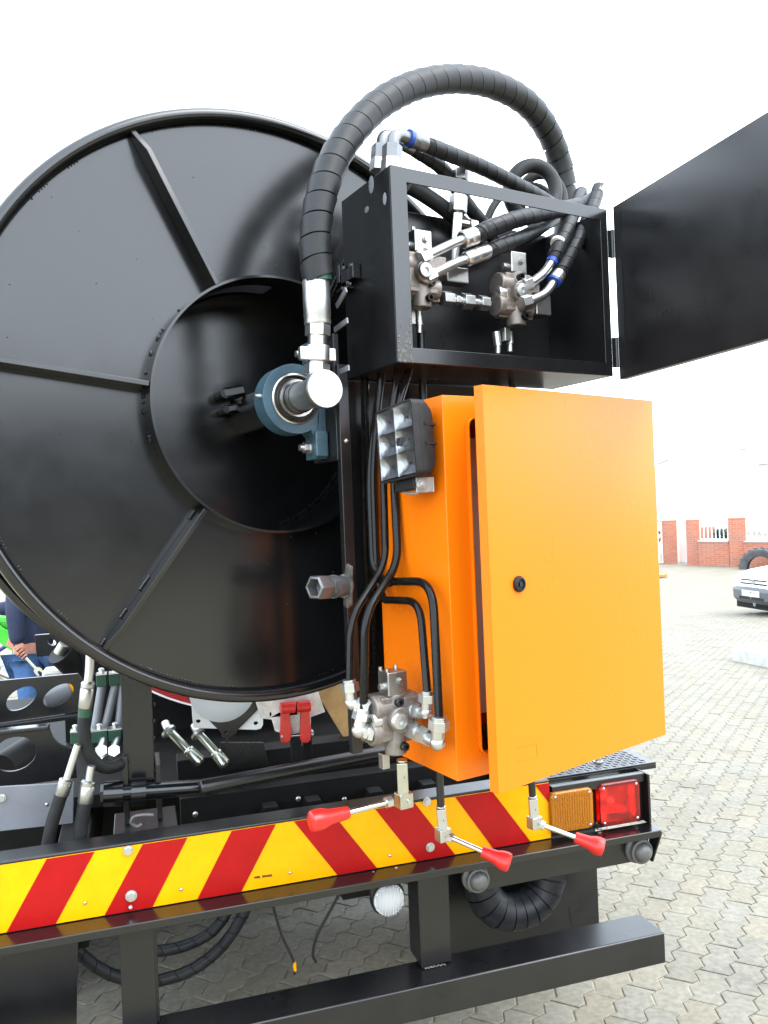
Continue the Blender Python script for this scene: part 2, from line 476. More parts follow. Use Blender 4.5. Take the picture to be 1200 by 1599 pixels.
# the long workshop shed across the yard, behind the viewer; the black paint mirrors it
SC = V((16.0, -16.5, gh(-16))); sd_ = V((0.72, 0.69, 0)); sn_ = V((-0.69, 0.72, 0))
def wsf(x, y, z): return SC + sd_ * x - sn_ * y + V((0, 0, z))
shed = thing('workshop_shed', 'long grey workshop shed across the yard, mirrored in the black paint', 'building', SC)
CLAD = mat('grey steel cladding', (0.10, 0.105, 0.11), 0.6, var=0.15, scale=2)
part('wall', MB().box(wsf, -22, 22, 0, 10, -0.3, 4.9), CLAD, shed)
part('roof', MB().hexa([wsf(-22.5, -0.6, 4.91), wsf(22.5, -0.6, 4.91), wsf(22.5, 10.6, 4.91), wsf(-22.5, 10.6, 4.91), wsf(-22.5, -0.6, 5.05), wsf(22.5, -0.6, 5.05), wsf(22.5, 10.6, 6.6), wsf(-22.5, 10.6, 6.6)]), CLAD, shed)
for i in range(5):
    x = -18 + i * 8.0
    part('roller_door', MB().box(wsf, x, x + 4.6, -0.06, -0.005, 0.0, 4.0), mat('dark roller door', (0.03, 0.03, 0.032), 0.6) if i == 0 else bpy.data.materials['dark roller door'], shed)
# ================================================================== THE TRUCK'S REAR (truck frame)
truck = thing('tanker_truck', 'black rear frame of a tanker truck with red and yellow chevron bumper', 'truck', b3(-0.6, 0.0, 0.0))
ROOTLOC[truck.name] = b3(-0.6, 0.0, 0.0)

# bumper beam: channel with an upper lip and a lower ledge
m = MB().box(b3, -1.75, 0.335, 0.004, 0.075, 0.735, 0.909)
part('bumper_beam', m, BLACK2, truck, 0.004)
m = MB().slab([b3(-1.75, -0.062, 0.745), b3(0.634, -0.062, 0.745), b3(0.634, -0.0005, 0.745), b3(-1.75, -0.0005, 0.745)], V((0, 0, 0.007)))
m.box(b3, -1.75, 0.634, -0.0625, -0.056, 0.733, 0.7505)
part('bumper_ledge', m, BLACK, truck, 0.0015)
# web below the ledge, right part only, cut back at its left end
x0 = B(bp(722, 1352, 0.0)).x; x1 = B(bp(731, 1406, 0.0)).x; zb = 0.648
m = MB().slab([b3(x0, 0.0, 0.744), b3(0.634, 0.0, 0.744), b3(0.634, 0.0, zb), b3(x1 + 0.003, 0.0, zb)], BY * 0.007)
part('bumper_web', m, BLACK2, truck, 0.001)
m = MB().slab([b3(0.634, -0.060, 0.744), b3(0.634, -0.001, 0.744), b3(0.634, -0.001, zb - 0.004), b3(0.634, -0.012, zb - 0.004)], BX * 0.006)
part('end_gusset', m, BLACK2, truck, 0.001)

# chevron board: yellow sheet with red stripes on it
ZC0, ZC1 = 0.754, 0.9025
m = MB().box(b3, -1.7, 0.331, 0.0, 0.0035, ZC0, ZC1)
board = part('chevron_board', m, CYEL, truck)
def bx_(px, py): return B(bp(px, py, 0.0)).x
stripes = [((10, 1453), (87, 1440), (73, 1342), (148, 1331)), ((163, 1426), (238, 1414), (223, 1321), (293, 1310)), ((308, 1402), (377, 1391), (362, 1299), (431, 1289)),
           ((527, 1366), (589, 1356), (459, 1284), (522, 1274)), ((651, 1346), (711, 1336), (586, 1264), (648, 1255)), ((770, 1326), (829, 1316), (711, 1246), (769, 1238))]
for a, b, c, d in stripes:
    q = [(bx_(*a), ZC0), (bx_(*b), ZC0), (bx_(*d), ZC1), (bx_(*c), ZC1)]
    m = MB().slab([b3(x, -0.0012, z) for x, z in q], BY * 0.0011)
    part('stripe', m, CRED, board)
wstr = bx_(148, 1331) - bx_(73, 1342)
pit = bx_(223, 1321) - bx_(73, 1342)
sl_ = bx_(73, 1342) - bx_(10, 1453)
for k in (1, 2, 3):
    x = bx_(10, 1453) - pit * k
    m = MB().slab([b3(x, -0.0012, ZC0), b3(x + wstr, -0.0012, ZC0), b3(x + wstr + sl_, -0.0012, ZC1), b3(x + sl_, -0.0012, ZC1)], BY * 0.0011)
    part('stripe', m, CRED, board)
m = MB().slab([b3(bx_(836, 1229), -0.0012, ZC1), b3(0.331, -0.0012, ZC1), b3(0.331, -0.0012, 0.846)], BY * 0.0011)
part('stripe', m, CRED, board)
# small faint print on the yellow field
m = MB(); P0 = bp(397, 1371, -0.0009); P1 = bp(425, 1367, -0.0009)
for i in range(9):
    if i == 3: continue
    c = P0.lerp(P1, (i + 0.5) / 9); dx = (P1 - P0) / 9
    m.obox(c, dx * 0.36, BY * 0.0004, ZZ * (0.0028 if i % 3 else 0.0022))
part('print', m, BLACK2, board, kind='stuff')

def bolt(parent, P, r, ax, mt=ZINC, hexa=True, h=None, name='bolt'):
    h = h or r * 0.9
    m = MB()
    if hexa:
        m.cyl(P, P + ax * (r * 0.25), r * 1.35, n=16)
        m.cyl(P + ax * (r * 0.25), P + ax * (r * 0.25 + h), r, r * 0.97, n=6)
    else:
        m.lathe(P, ax, [(r, 0), (r, h * 0.2), (r * 0.8, h * 0.65), (r * 0.4, h * 0.95), (0.0001, h)], 12)
    return part(name, m, mt, parent)
for px, py, r in [(205, 1399, 0.0105), (672, 1323, 0.0095), (200, 1328, 0.009), (667, 1252, 0.009)]:
    bolt(truck, bp(px, py, -0.0012), r, -BY, ZINC, h=0.008)
for px, py in [(133, 1410), (283, 1389), (453, 1363), (609, 1336)]:
    bolt(truck, bp(px, py, -0.0012), 0.0042, -BY, ZINC, False, 0.004, 'rivet')
for px, py in [(204, 1417), (583, 1364), (619, 1357)]:
    bolt(truck, bp(px, py, -0.01), 0.006, -BY, ZINC, False, 0.008, 'rivet')

# posts and underrun bar
for xa, xb in ((B(bp(186, 1450, 0.02)).x, B(bp(240, 1450, 0.02)).x), (B(bp(651, 1372, 0.02)).x, B(bp(697, 1368, 0.02)).x)):
    m = MB().box(b3, xa, xb, 0.012, 0.019, 0.474, 0.734).box(b3, xb - 0.004, xb + 0.006, 0.0195, 0.10, 0.474, 0.734).box(b3, xa, xa + 0.007, 0.0195, 0.10, 0.474, 0.734)
    part('post', m, BLACK2, truck, 0.0015)
m = MB().box(b3, -1.75, 0.634, -0.06, 0.055, 0.386, 0.47)
part('underrun_bar', m, BLACK2, truck, 0.006, 3)
for xa in (B(bp(663, 1515, 0.02)).x, B(bp(196, 1590, 0.02)).x):
    m = MB()
    for i in range(14):
        c = b3(xa + 0.004 * i, 0.008 + 0.002 * math.sin(i * 2.3), 0.4722)
        m.ball(c, BX * 0.0035, BY * 0.003, ZZ * 0.0022, 6, 4)
    part('weld_bead', m, WORN, truck, kind='stuff')

# marker and dome lamps
def round_lamp(P, r, name, lens_mat, ring=True, dome=0.6):
    m = MB().lathe(P + BY * 0.02, -BY, [(0.0001, 0), (r * 1.1, 0), (r * 1.12, 0.012), (r * 1.02, 0.022), (r * 0.9, 0.024)], 28)
    h = part(name, m, RUBBER, truck)
    pr = [(r * 0.98, 0.022)] + [(r * 0.98 * math.cos(t * PI / 2 / 7), 0.024 + r * dome * math.sin(t * PI / 2 / 7)) for t in range(0, 7)] + [(0.0002, 0.024 + r * dome)]
    m = MB().lathe(P + BY * 0.02, -BY, pr, 36)
    part('lens', m, lens_mat, h)
    return h
P = bp(607, 1404, -0.028); r = size(P, 25)
h = round_lamp(P, r, 'marker_lamp', FROST, dome=0.28)
m = MB().cyl(P + BY * 0.006, P - BY * 0.0085, r * 0.93, n=28)
part('reflector', m, WHITE, h)
m = MB()
for i in range(-5, 6):
    hh = math.sqrt(max(0, 1 - (i / 5.6) ** 2)) * r * 0.93
    m.box(lambda x, y, z: P + BX * x + BY * y + ZZ * z, i * r / 5.8 - 0.0008, i * r / 5.8 + 0.0008, -0.0165 + 0.0045 * (i / 5.6) ** 2, -0.006, -hh, hh)
part('lens_rib', m, FROST, h, kind='stuff')
m = MB().box(b3, B(P).x - r * 1.05, B(P).x + r * 0.4, -0.026, -0.001, B(P).z + r * 0.2, 0.744)
part('bracket', m, BLACK2, h, 0.002)
for px, py, rp in ((748, 1376, 15), (1004, 1331, 15)):
    P = bp(px, py, -0.028); r = size(P, rp)
    m = MB().lathe(P + BY * 0.027, -BY, [(0.0001, 0), (r * 1.5, 0.0), (r * 1.45, 0.006), (r * 1.1, 0.012), (r * 1.02, 0.026)], 24)
    h = part('dome_lamp', m, GREYD, truck)
    pr = [(r * math.cos(t * PI / 2 / 8), 0.026 + r * 0.85 * math.sin(t * PI / 2 / 8)) for t in range(8)] + [(0.0002, 0.026 + r * 0.85)]
    part('lens', MB().lathe(P + BY * 0.027, -BY, pr, 28), GREYD, h)
    c = P - ZZ * r * 0.6 - BX * r * 0.3
    part('bezel_ring', MB().lathe(P + BY * 0.012, -BY, [(r * 1.05, 0), (r * 1.28, 0.004), (r * 1.25, 0.012), (r * 1.03, 0.014)], 24, closed=True), GREYD, h)

# tail lamp housing with two square lenses, chequer step plate on top
HX0, HX1 = 0.338, 0.627
ZT = 0.893
m = MB().box(b3, HX0, HX1, 0.06, 0.10, 0.752, ZT - 0.002)
HZ = [0.345, 0.478, 0.622]
m.box(b3, HX1 + 0.0005, HX1 + 0.0075, -0.018, 0.09, 0.752, ZT - 0.002)
m.box(b3, HX0, HX1 - 0.0005, -0.004, 0.0115, ZT - 0.026, ZT - 0.002)
part('lamp_housing', m, BLACK2, truck, 0.002)
LAMPS = ([(855, 1239), (922, 1226), (926, 1288), (861, 1303)], [(931, 1223), (995, 1215), (999, 1280), (936, 1291)])
holes = []
for q in LAMPS:
    xs = [B(bp(*c, 0.0)).x for c in q]; zs = [B(bp(*c, 0.0)).z for c in q]
    xa, xb = (xs[0] + xs[3]) / 2 + 0.003, (xs[1] + xs[2]) / 2 - 0.003; za, zb2 = (zs[2] + zs[3]) / 2 + 0.003, (zs[0] + zs[1]) / 2 - 0.003
    holes.append([b3(xa, 0.0125, za), b3(xb, 0.0125, za), b3(xb, 0.0125, zb2), b3(xa, 0.0125, zb2)])
m = MB().slab([b3(HX0, 0.0125, 0.7525), b3(HX1, 0.0125, 0.7525), b3(HX1, 0.0125, ZT - 0.0025), b3(HX0, 0.0125, ZT - 0.0025)], BY * 0.004, holes)
part('lamp_panel', m, BLACK2, truck)
def square_lamp(corners, name, lens_mat, flutes):
    xs = [B(bp(*c, 0.0)).x for c in corners]; zs = [B(bp(*c, 0.0)).z for c in corners]
    xa, xb = (xs[0] + xs[3]) / 2, (xs[1] + xs[2]) / 2; za, zb = (zs[2] + zs[3]) / 2, (zs[0] + zs[1]) / 2
    xc, zc, hw, hh = (xa + xb) / 2, (za + zb) / 2, (xb - xa) / 2, (zb - za) / 2
    def rr(s, rad_, n=6):
        out = []
        for cx, cz, a0 in ((1, 1, 0), (-1, 1, 90), (-1, -1, 180), (1, -1, 270)):
            for k in range(n + 1):
                a = rad(a0 + 90 * k / n)
                out.append((xc + cx * (hw * s - rad_) + rad_ * math.cos(a), zc + cz * (hh * s - rad_) + rad_ * math.sin(a)))
        return out
    o = rr(1.0, 0.016)
    # reflector bowl behind the lens
    m = MB()
    rings = [(0.96, 0.008), (0.9, 0.026), (0.7, 0.042), (0.4, 0.050), (0.1, 0.052)]
    vs = []; n = len(o)
    for s, y in rings: vs += [b3(x, y, z) for x, z in rr(s, 0.016 * s)]
    fs = [(k * n + i, k * n + (i + 1) % n, (k + 1) * n + (i + 1) % n, (k + 1) * n + i) for k in range(len(rings) - 1) for i in range(n)]
    fs.append(tuple((len(rings) - 1) * n + i for i in range(n)))
    m.add(vs, fs)
    base = part(name, m, LAMPM, truck)
    # lens shell
    m = MB(); vs = []
    rings = [(1.0, 0.0105), (1.0, -0.008), (0.975, -0.0115), (0.94, -0.013), (0.9, -0.0132)]
    inner = [(0.9, -0.0105), (0.94, -0.0095), (0.965, 0.0105)]
    for s, y in rings + inner: vs += [b3(x, y, z) for x, z in rr(s, 0.016 * s)]
    R = len(rings); fs = []
    seq = list(range(R + 3))
    for k in range(len(seq) - 1):
        if k == R - 1: continue
        fs += [(seq[k] * n + i, seq[k] * n + (i + 1) % n, seq[k + 1] * n + (i + 1) % n, seq[k + 1] * n + i) for i in range(n)]
    fs.append(tuple((R - 1) * n + i for i in range(n))); fs.append(tuple(R * n + i for i in range(n - 1, -1, -1)))
    fs += [(i, (i + 1) % n, (R + 2) * n + (i + 1) % n, (R + 2) * n + i) for i in range(n)]
    m.add(vs, fs)
    part('lens', m, lens_mat, base)
    if flutes:
        m = MB(); N = 15; w_ = hw * 1.72 / N
        for i in range(N):
            x = xc - hw * 0.86 + w_ * (i + 0.5); h_ = hh * 0.88
            m.box(b3, x - 0.0006, x + 0.0006, -0.0150, -0.0133, zc - h_, zc + h_)
        part('lens_flute', m, lens_mat, base, kind='stuff')
    part('bulb', MB().ball(b3(xc - hw * 0.1, 0.03, zc - hh * 0.1), BX * 0.010, BY * 0.014, ZZ * 0.010, 12, 8), mat('lit bulb ' + name, (0.9, 0.9, 0.85), 0.3, emis=((1.0, 0.8, 0.5), 3.0 if flutes else 1.0)), base)
    for sx_ in (-1, 1):
        for sz in (-1, 1):
            bolt(base, b3(xc + sx_ * hw * 0.8, -0.0132, zc + sz * hh * 0.8), 0.0042, -BY, ZINC, False, 0.003, 'screw')
    return base
amber = square_lamp([(855, 1239), (922, 1226), (926, 1288), (861, 1303)], 'amber_turn_lamp', AMBER, True)
red = square_lamp([(931, 1223), (995, 1215), (999, 1280), (936, 1291)], 'red_tail_lamp', REDL, False)
for px, py in ((936, 1294), (992, 1281)):
    P = bp(px, py, 0.0); part('bracket_tab', MB().obox(P, BX * 0.006, BY * 0.004, ZZ * 0.003), ZINCD, truck, 0.001)
# step plate
zt = ZT
wz = ZB + (zt + 0.006) * KB
P1 = zp(1025, 1190, wz); xs = B(P1).x; yf = B(P1).y
yb_ = B(zp(972, 1174, wz)).y
m = MB().box(b3, 0.30, xs, yf, yb_ + 0.12, zt, zt + 0.006).box(b3, 0.30, xs, yf, yf + 0.006, zt - 0.012, zt - 0.0003)
plate = part('step_plate', m, BLACK2, truck, 0.001)
m = MB()
for i in range(26):
    for j in range(10):
        c = b3(0.31 + i * 0.0145, yf + 0.014 + j * 0.0145, zt + 0.0062)
        d = (BX + BY * (1 if (i + j) % 2 else -1)).normalized(); e = d.cross(ZZ)
        if B(c).x > xs - 0.008: continue
        m.ball(c, d * 0.0085, e * 0.0026, ZZ * 0.0018, 6, 4)
part('chequer_lug', m, BLACK, plate, kind='stuff')
bolt(truck, zp(935, 1190, wz + 0.001), 0.011, ZZ, ZINC, h=0.012)

# dark structure forward of the bumper
m = MB()
for xa in (-0.93, -0.25): m.box(b3, xa, xa + 0.08, 0.076, 6.5, 0.60, 0.86)
part('chassis_rail', MB().box(b3, -0.94, -0.86, 0.22, 6.5, 0.58, 0.80), DARK, truck, 0.004)
part('chassis_rail', MB().box(b3, -0.20, -0.12, 0.22, 6.5, 0.58, 0.80), DARK, truck, 0.004)
part('deck_plate', MB().box(b3, -0.98, 0.60, 0.55, 6.5, 0.82, 0.86), DARK, truck, 0.004)
part('deck_plate', MB().box(b3, -1.8, -0.99, 0.85, 2.3, 0.78, 0.82), DARK, truck, 0.004)  # left deck added to shade the ground under the truck
part('shade_box', MB().box(b3, B(bp(720, 1450, 1.0)).x, B(bp(915, 1450, 0.5)).x, 0.5, 1.0, 0.22, 0.78), DARK, truck, 0.01)  # this box and the next are added to block side light under the truck
part('shade_box', MB().box(b3, -1.80, -1.02, 0.9, 1.3, 0.20, 0.77), DARK, truck, 0.01)
part('shade_wall', MB().box(b3, -1.3, 0.1, 1.75, 2.0, 0.15, 0.80), DARK, truck, 0.02)  # unseen cross wall added to keep light from ahead off the ground
part('mud_guard', MB().box(b3, B(bp(700, 1400, 0.26)).x, B(bp(935, 1400, 0.26)).x, 0.26, 0.275, 0.30, 0.80), BLACK2, truck, 0.003)
m = MB().slab([bp(830, 1420, 0.2585), bp(892, 1412, 0.2585), bp(897, 1445, 0.2585), bp(893, 1446, 0.2585), bp(889, 1415.5, 0.2585), bp(830, 1423, 0.2585)], BY * 0.003)
part('stiffener', m, BLACK2, truck)
part('side_panel', MB().slab([bp(-80, 1480, 0.16), bp(122, 1468, 0.16), bp(118, 1680, 0.16), bp(-80, 1690, 0.16)], BY * 0.01), BLACK2, truck)
for yw, x in ((1.9, -1.62), (2.6, -0.15)):
    m = MB().lathe(b3(x - 0.14, yw, 0.45), BX, [(0.0001, 0.03), (0.26, 0.02), (0.27, 0), (0.40, 0.0), (0.46, 0.03), (0.48, 0.06), (0.48, 0.22), (0.46, 0.25), (0.40, 0.28), (0.27, 0.28), (0.26, 0.26), (0.0001, 0.25)], 40)
    part('wheel', m, RUBBER, truck)
# tank: white shell, red ring round its dished end
P = bp(391, 801, 1.0); Rt = 0.745
m = MB().lathe(P, BY, [(0.0001, -0.16), (Rt * 0.4, -0.13), (Rt * 0.75, -0.05), (Rt * 0.94, 0.03), (Rt, 0.10), (Rt, 5.0), (0.0001, 5.0)], 72)
tank = part('tank', m, WHITE, truck)
m = MB().lathe(P, BY, [(Rt * 0.93, -0.012), (Rt * 1.015, -0.012), (Rt * 1.015, 0.05), (Rt * 1.005, 0.05)], 96)
part('end_ring', m, TANKR, tank)
m = MB().lathe(P, BY, [(Rt * 1.016, -0.014), (Rt * 1.024, -0.014), (Rt * 1.024, 0.05), (Rt * 1.016, 0.05)], 96, closed=True)
part('edge_trim', m, WHITE, tank)
# ================================================================== HOSE REEL (swivel frame)
RX, RZ, RY, RR = -0.162, 1.926, 0.53, 0.735
def rs(r, a, y): return s3(RX + r * math.cos(a), y, RZ + r * math.sin(a))
reel = thing('hose_reel', 'large black hose reel with ribbed round side plate and hollow drum', 'hose reel', s3(RX, 0.8, 1.15))
RI = 0.312
prof = [(RI, 0.0), (RR - 0.01, 0.0), (RR - 0.01, 0.006), (RI, 0.006)]
m = MB().lathe(s3(RX, RY, RZ), SY, prof, 128, closed=True)
part('side_plate', m, BLACK, reel)
def ring(R, r, y, n=160, k=14):
    m = MB(); vs = []; fs = []
    for i in range(n):
        a = 2 * PI * i / n
        for j in range(k):
            b = 2 * PI * j / k
            vs.append(rs(R + r * math.cos(b), a, y + r * math.sin(b)))
    for i in range(n):
        for j in range(k):
            fs.append((i * k + j, i * k + (j + 1) % k, ((i + 1) % n) * k + (j + 1) % k, ((i + 1) % n) * k + j))
    return m.add(vs, fs)
part('rim', ring(RR - 0.014, 0.0165, RY - 0.012), BLACK, reel)
part('rear_plate', MB().lathe(s3(RX, 0.86, RZ), SY, [(0.25, 0.0), (RR, 0.0), (RR, 0.008), (0.25, 0.008)], 128, closed=True), BLACK, reel)
part('rear_rim', ring(RR - 0.004, 0.0165, 0.866), BLACK, reel)
# drum wall, with the long slot near its top, and its closed bottom
n = 128; vs = []; fs = []
ys = [RY - 0.062, RY + 0.006, RY + 0.012, RY + 0.105, 0.70, 0.86]
for i in range(n):
    a = 2 * PI * i / n
    for y in ys: vs.append(rs(RI, a, y))
    for y in ys: vs.append(rs(RI + 0.006, a, y))
K = len(ys)
for i in range(n):
    j = (i + 1) % n; a = (i + 0.5) * 360 / n
    for k in range(K - 1):
        slot = (k == 2 and 84 < a < 124)
        if not slot:
            fs.append((i * 2 * K + k, i * 2 * K + k + 1, j * 2 * K + k + 1, j * 2 * K + k))
            fs.append((i * 2 * K + K + k, j * 2 * K + K + k, j * 2 * K + K + k + 1, i * 2 * K + K + k + 1))
    fs.append((i * 2 * K, j * 2 * K, j * 2 * K + K, i * 2 * K + K))
part('drum', MB().add(vs, fs), BLACK, reel)
m = MB().lathe(s3(RX, 0.702, RZ), SY, [(0.0001, 0.0), (RI, 0.0), (RI, 0.006), (0.0001, 0.006)], 96)
part('drum_bottom', m, BLACK, reel)
# radial ribs standing on the side plate
def rib(pin, pout):
    a = S(sp(*pin, RY - 0.03)); b = S(sp(*pout, RY - 0.03))
    a0 = math.atan2(a.z - RZ, a.x - RX); a1 = math.atan2(b.z - RZ, b.x - RX); an = (a0 + a1) / 2
    d = V((math.cos(an), 0, math.sin(an))); t = V((-d.z, 0, d.x))
    def q(r, y, k): return s3(RX + d.x * r + t.x * k, y, RZ + d.z * r + t.z * k)
    ri, ro = RI + 0.0065, RR - 0.026; h = RY - 0.056; th = 0.006
    o = [q(ri, RY - 0.0008, -th), q(ro, RY - 0.0008, -th), q(ro, RY - 0.02, -th), q(ro - 0.06, h, -th), q(ri, h, -th)]
    m = MB().slab(o, q(0, 0, th) - q(0, 0, -th))
    p = part('rib', m, BLACK, reel, 0.0015)
    m = MB(); random.seed(int(an * 100))
    for r in (ri + 0.012, ri + 0.2, ri + 0.215, ro - 0.1, ro - 0.02):
        for i in range(4): m.ball(q(r + i * 0.006, RY - 0.003, -th - 0.003), SX * 0.0042, SY * 0.0035, ZZ * 0.0042, 7, 5)
    part('weld_bead', m, BLACK2, p, kind='stuff')
rib((325, 440), (215, 185)); rib((222, 600), (10, 567)); rib((318, 797), (165, 1010))
for ad in (62, 5):
    a = rad(ad); P = rs(0.4, a, RY - 0.03); Q = rs(0.7, a, RY - 0.03)
    def pxof(P): d = P - CAM; w_ = d.dot(FW); return (600 + FPX * d.dot(CR) / w_, 799.5 - FPX * d.dot(CU) / w_)
    rib(pxof(P), pxof(Q))
m = MB(); random.seed(3)
for k in range(22):
    a = rad(random.uniform(128, 205)) ; e = random.uniform(0.0014, 0.0034)
    m.ball(rs(RI + 0.0075, a, RY - 0.001 - random.random() * 0.008), SX * e, SY * e * 0.8, ZZ * e * random.uniform(0.8, 2.4), 6, 4)
for k in range(120):
    a = rad(random.uniform(286, 330)); e = random.uniform(0.002, 0.005)
    m.ball(rs(RI - 0.004, a, 0.700), SX * e, SY * e, ZZ * e, 6, 4)
for k in range(60):
    a = rad(random.uniform(0, 360)); e = random.uniform(0.0016, 0.0032); a2 = a
    for i in range(random.randint(1, 4)): m.ball(rs(RR - 0.034, a2 + i * 0.012, RY - 0.001), SX * e, SY * e, ZZ * e * 0.8, 6, 4)
for k in range(70):
    r = random.uniform(RI + 0.02, RR - 0.04); a = random.uniform(0, 6.28); e = random.uniform(0.0008, 0.002)
    m.ball(rs(r, a, RY - 0.0005), SX * e, SY * e * 0.6, ZZ * e, 6, 4)
part('weld_bead', m, BLACK2, reel, kind='stuff')
# dark boss and bolts in the drum behind the bearing
m = MB().cyl(s3(RX, 0.70, RZ), s3(RX, 0.47, RZ), 0.052, n=32)
part('hub', m, BLACK, reel)
for px, py, r, L in ((350, 615, 0.016, 0.05), (372, 640, 0.012, 0.04), (352, 640, 0.012, 0.05)):
    P = sp(px, py, 0.66)
    part('bolt', MB().cyl(P, P + SX * L + ZZ * 0.01 - SY * 0.01, r, n=6).cyl(P + SY * 0.04, P - SY * 0.012, r * 0.8, n=10), BLACK2, reel)
# shaft, stepping out through the bearing to the swivel cap
m = MB().lathe(s3(RX, 0.47, RZ), -SY, [(0.034, 0.0), (0.034, 0.05), (0.0335, 0.08), (0.0335, 0.235), (0.0335, 0.24)], 40)
part('shaft', m, ZINC, reel)
m = MB().lathe(s3(RX, 0.235, RZ), -SY, [(0.033, 0.0), (0.0415, 0.001), (0.043, 0.003), (0.043, 0.021), (0.0415, 0.024), (0.0001, 0.0245)], 48)
part('swivel_cap', m, ZINC, reel)

# ------------------------------------------------------------------ pillow block bearing
pb = thing('pillow_block_bearing', 'blue grey cast pillow block bearing holding the reel shaft', 'bearing', s3(-0.085, 0.40, RZ - 0.14))
PX = -0.0853            # foot plane on the post
o = []
hb, R0 = RX - PX, 0.083
y0, y1 = 0.372, 0.43
def pbp(x, z, y): return s3(x, y, RZ + z)
out = [(PX, -0.142), (PX - 0.030, -0.142), (PX - 0.030, -0.088), (PX - 0.040, -0.078)]
a0, a1 = -62, -298
for k in range(25):
    a = rad(a0 + (a1 - a0) * k / 24)
    out.append((RX + R0 * math.cos(a), R0 * math.sin(a)))
out += [(PX - 0.040, 0.078), (PX - 0.030, 0.088), (PX - 0.030, 0.142), (PX, 0.142)]
hole = [(RX + 0.061 * math.cos(2 * PI * k / 40), 0.061 * math.sin(2 * PI * k / 40)) for k in range(40)]
m = MB().slab([pbp(x, z, y0) for x, z in out], SY * (y1 - y0), [[pbp(x, z, y0) for x, z in hole]])
part('housing', m, BLUEP, pb, 0.005, 3)
for za, zb2 in ((-0.138, -0.076), (0.076, 0.138)):
    part('foot', MB().box(s3, PX - 0.034, PX - 0.001, y0 - 0.012, y0 - 0.0003, RZ + za, RZ + zb2), BLUEP, pb, 0.004, 3)
m = MB()
for i, (w_, h_) in enumerate(((0.006, 0.004), (0.009, 0.002), (0.004, 0.003), (0.009, 0.002), (0.006, 0.004))):
    m.box(s3, PX - 0.022, PX - 0.022 + w_, y0 - 0.0132, y0 - 0.0118, RZ - 0.128 + i * 0.009, RZ - 0.128 + i * 0.009 + h_)
part('cast_mark', m, BLUEP, pb)
C = s3(RX, 0, RZ)
def at(y): return s3(RX, y, RZ)
part('outer_race', MB().lathe(at(0.374), -SY, [(0.0605, -0.04), (0.0605, 0.003), (0.0565, 0.004), (0.0545, -0.004), (0.0545, -0.04)], 48, closed=True), STEEL, pb)
part('seal', MB().lathe(at(0.384), -SY, [(0.054, 0.0), (0.05, 0.004), (0.046, 0.001), (0.046, -0.02), (0.054, -0.02)], 48, closed=True), mat('bearing shield', (0.2, 0.19, 0.19), 0.3, metal=0.9), pb)
part('inner_race', MB().lathe(at(0.384), -SY, [(0.0455, -0.02), (0.0455, 0.022), (0.044, 0.026), (0.0375, 0.026), (0.036, 0.022), (0.036, -0.02)], 48, closed=True), STEEL, pb)
part('lock_ring', MB().lathe(at(0.353), -SY, [(0.0372, 0.0), (0.0372, 0.012), (0.0345, 0.014), (0.0345, 0.0)], 40, closed=True), mat('blackened ring', (0.05, 0.05, 0.05), 0.35, metal=0.8), pb)
a = rad(176)
P = s3(RX + R0 * math.cos(a), 0.385, RZ + R0 * math.sin(a) + 0.0)
m = MB().cyl(P + SX * 0.004, P - SX * 0.008, 0.005, n=6).cyl(P - SX * 0.008, P - SX * 0.014, 0.003, 0.0035, n=10)
part('grease_nipple', m, ZINC, pb)
for zz in (-0.113, 0.113):
    P = s3(PX - 0.031, 0.402, RZ + zz)
    part('bolt', MB().cyl(P, P - SX * 0.004, 0.017, n=20).cyl(P - SX * 0.004, P - SX * 0.018, 0.0135, n=6).cyl(P - SX * 0.018, P - SX * 0.028, 0.008, n=12), ZINC, pb)

# ------------------------------------------------------------------ union and the big wrapped hose
un = thing('hammer_union', 'bright zinc hammer union rising from the reel shaft cap', 'coupling', s3(RX, 0.245, RZ))
A0 = s3(RX, 0.252, RZ) ; top = sp(497.5, 437, 0.245)
base = sp(504, 580, 0.245)
ax = (top - base).normalized(); base = A0 + ax * 0.03
Lh = (top - base).length
def along(py):        # point of the fitting at a given picture height
    t = (py - 574) / (437 - 574); return base.lerp(top, t)
part('neck', MB().cyl(A0, along(566), 0.021, 0.0235, n=24), ZINC, un)
part('hex_nut', MB().cyl(along(568), along(555), 0.029, 0.0285, n=6), ZINC, un)
part('thread', MB().cyl(along(555), along(546), 0.0225, n=24), ZINCD, un)
m = MB().cyl(along(552), along(529), 0.028, n=24)
for sgn in (-1, 1):
    m.obox(along(541) + SX * sgn * 0.034, SX * 0.010, SY * 0.008, ax * 0.015)
part('wing_nut', m, ZINC, un, 0.003)
part('thread', MB().cyl(along(529), along(514), 0.0215, n=24), ZINCD, un)
part('hex_nut', MB().cyl(along(515), along(500), 0.0285, n=6), ZINC, un)
m = MB().lathe(along(500), ax, [(0.0001, 0), (0.029, 0.0), (0.0305, 0.004), (0.0295, 0.016), (0.0305, 0.018), (0.0305, (along(437) - along(500)).length - 0.003), (0.0285, (along(437) - along(500)).length)], 16)
part('ferrule', m, ZINC, un)
bh = thing('hydraulic_hose', 'thick spiral wrapped black hose arching high over the valve cabinet', 'hose', s3(0.2, 0.4, 1.2))
hp = [(498, 440, .245), (493, 405, .245), (493, 360, .246), (501, 310, .25), (518, 258, .258), (550, 205, .272), (596, 160, .292), (652, 132, .315), (712, 123, .34), (770, 132, .37), (822, 160, .40), (856, 204, .43), (876, 258, .45), (883, 310, .46), (882, 380, .47), (870, 460, .48)]
path = spline([sp(x, y, d) for x, y, d in hp], 8)
part('core', MB().tube(path, 0.0298, 16), GREENC, bh)
part('spiral_guard', MB().spiral(path, 0.0298, 0.0475, 0.0055, 0.075, 24), GUARD, bh)

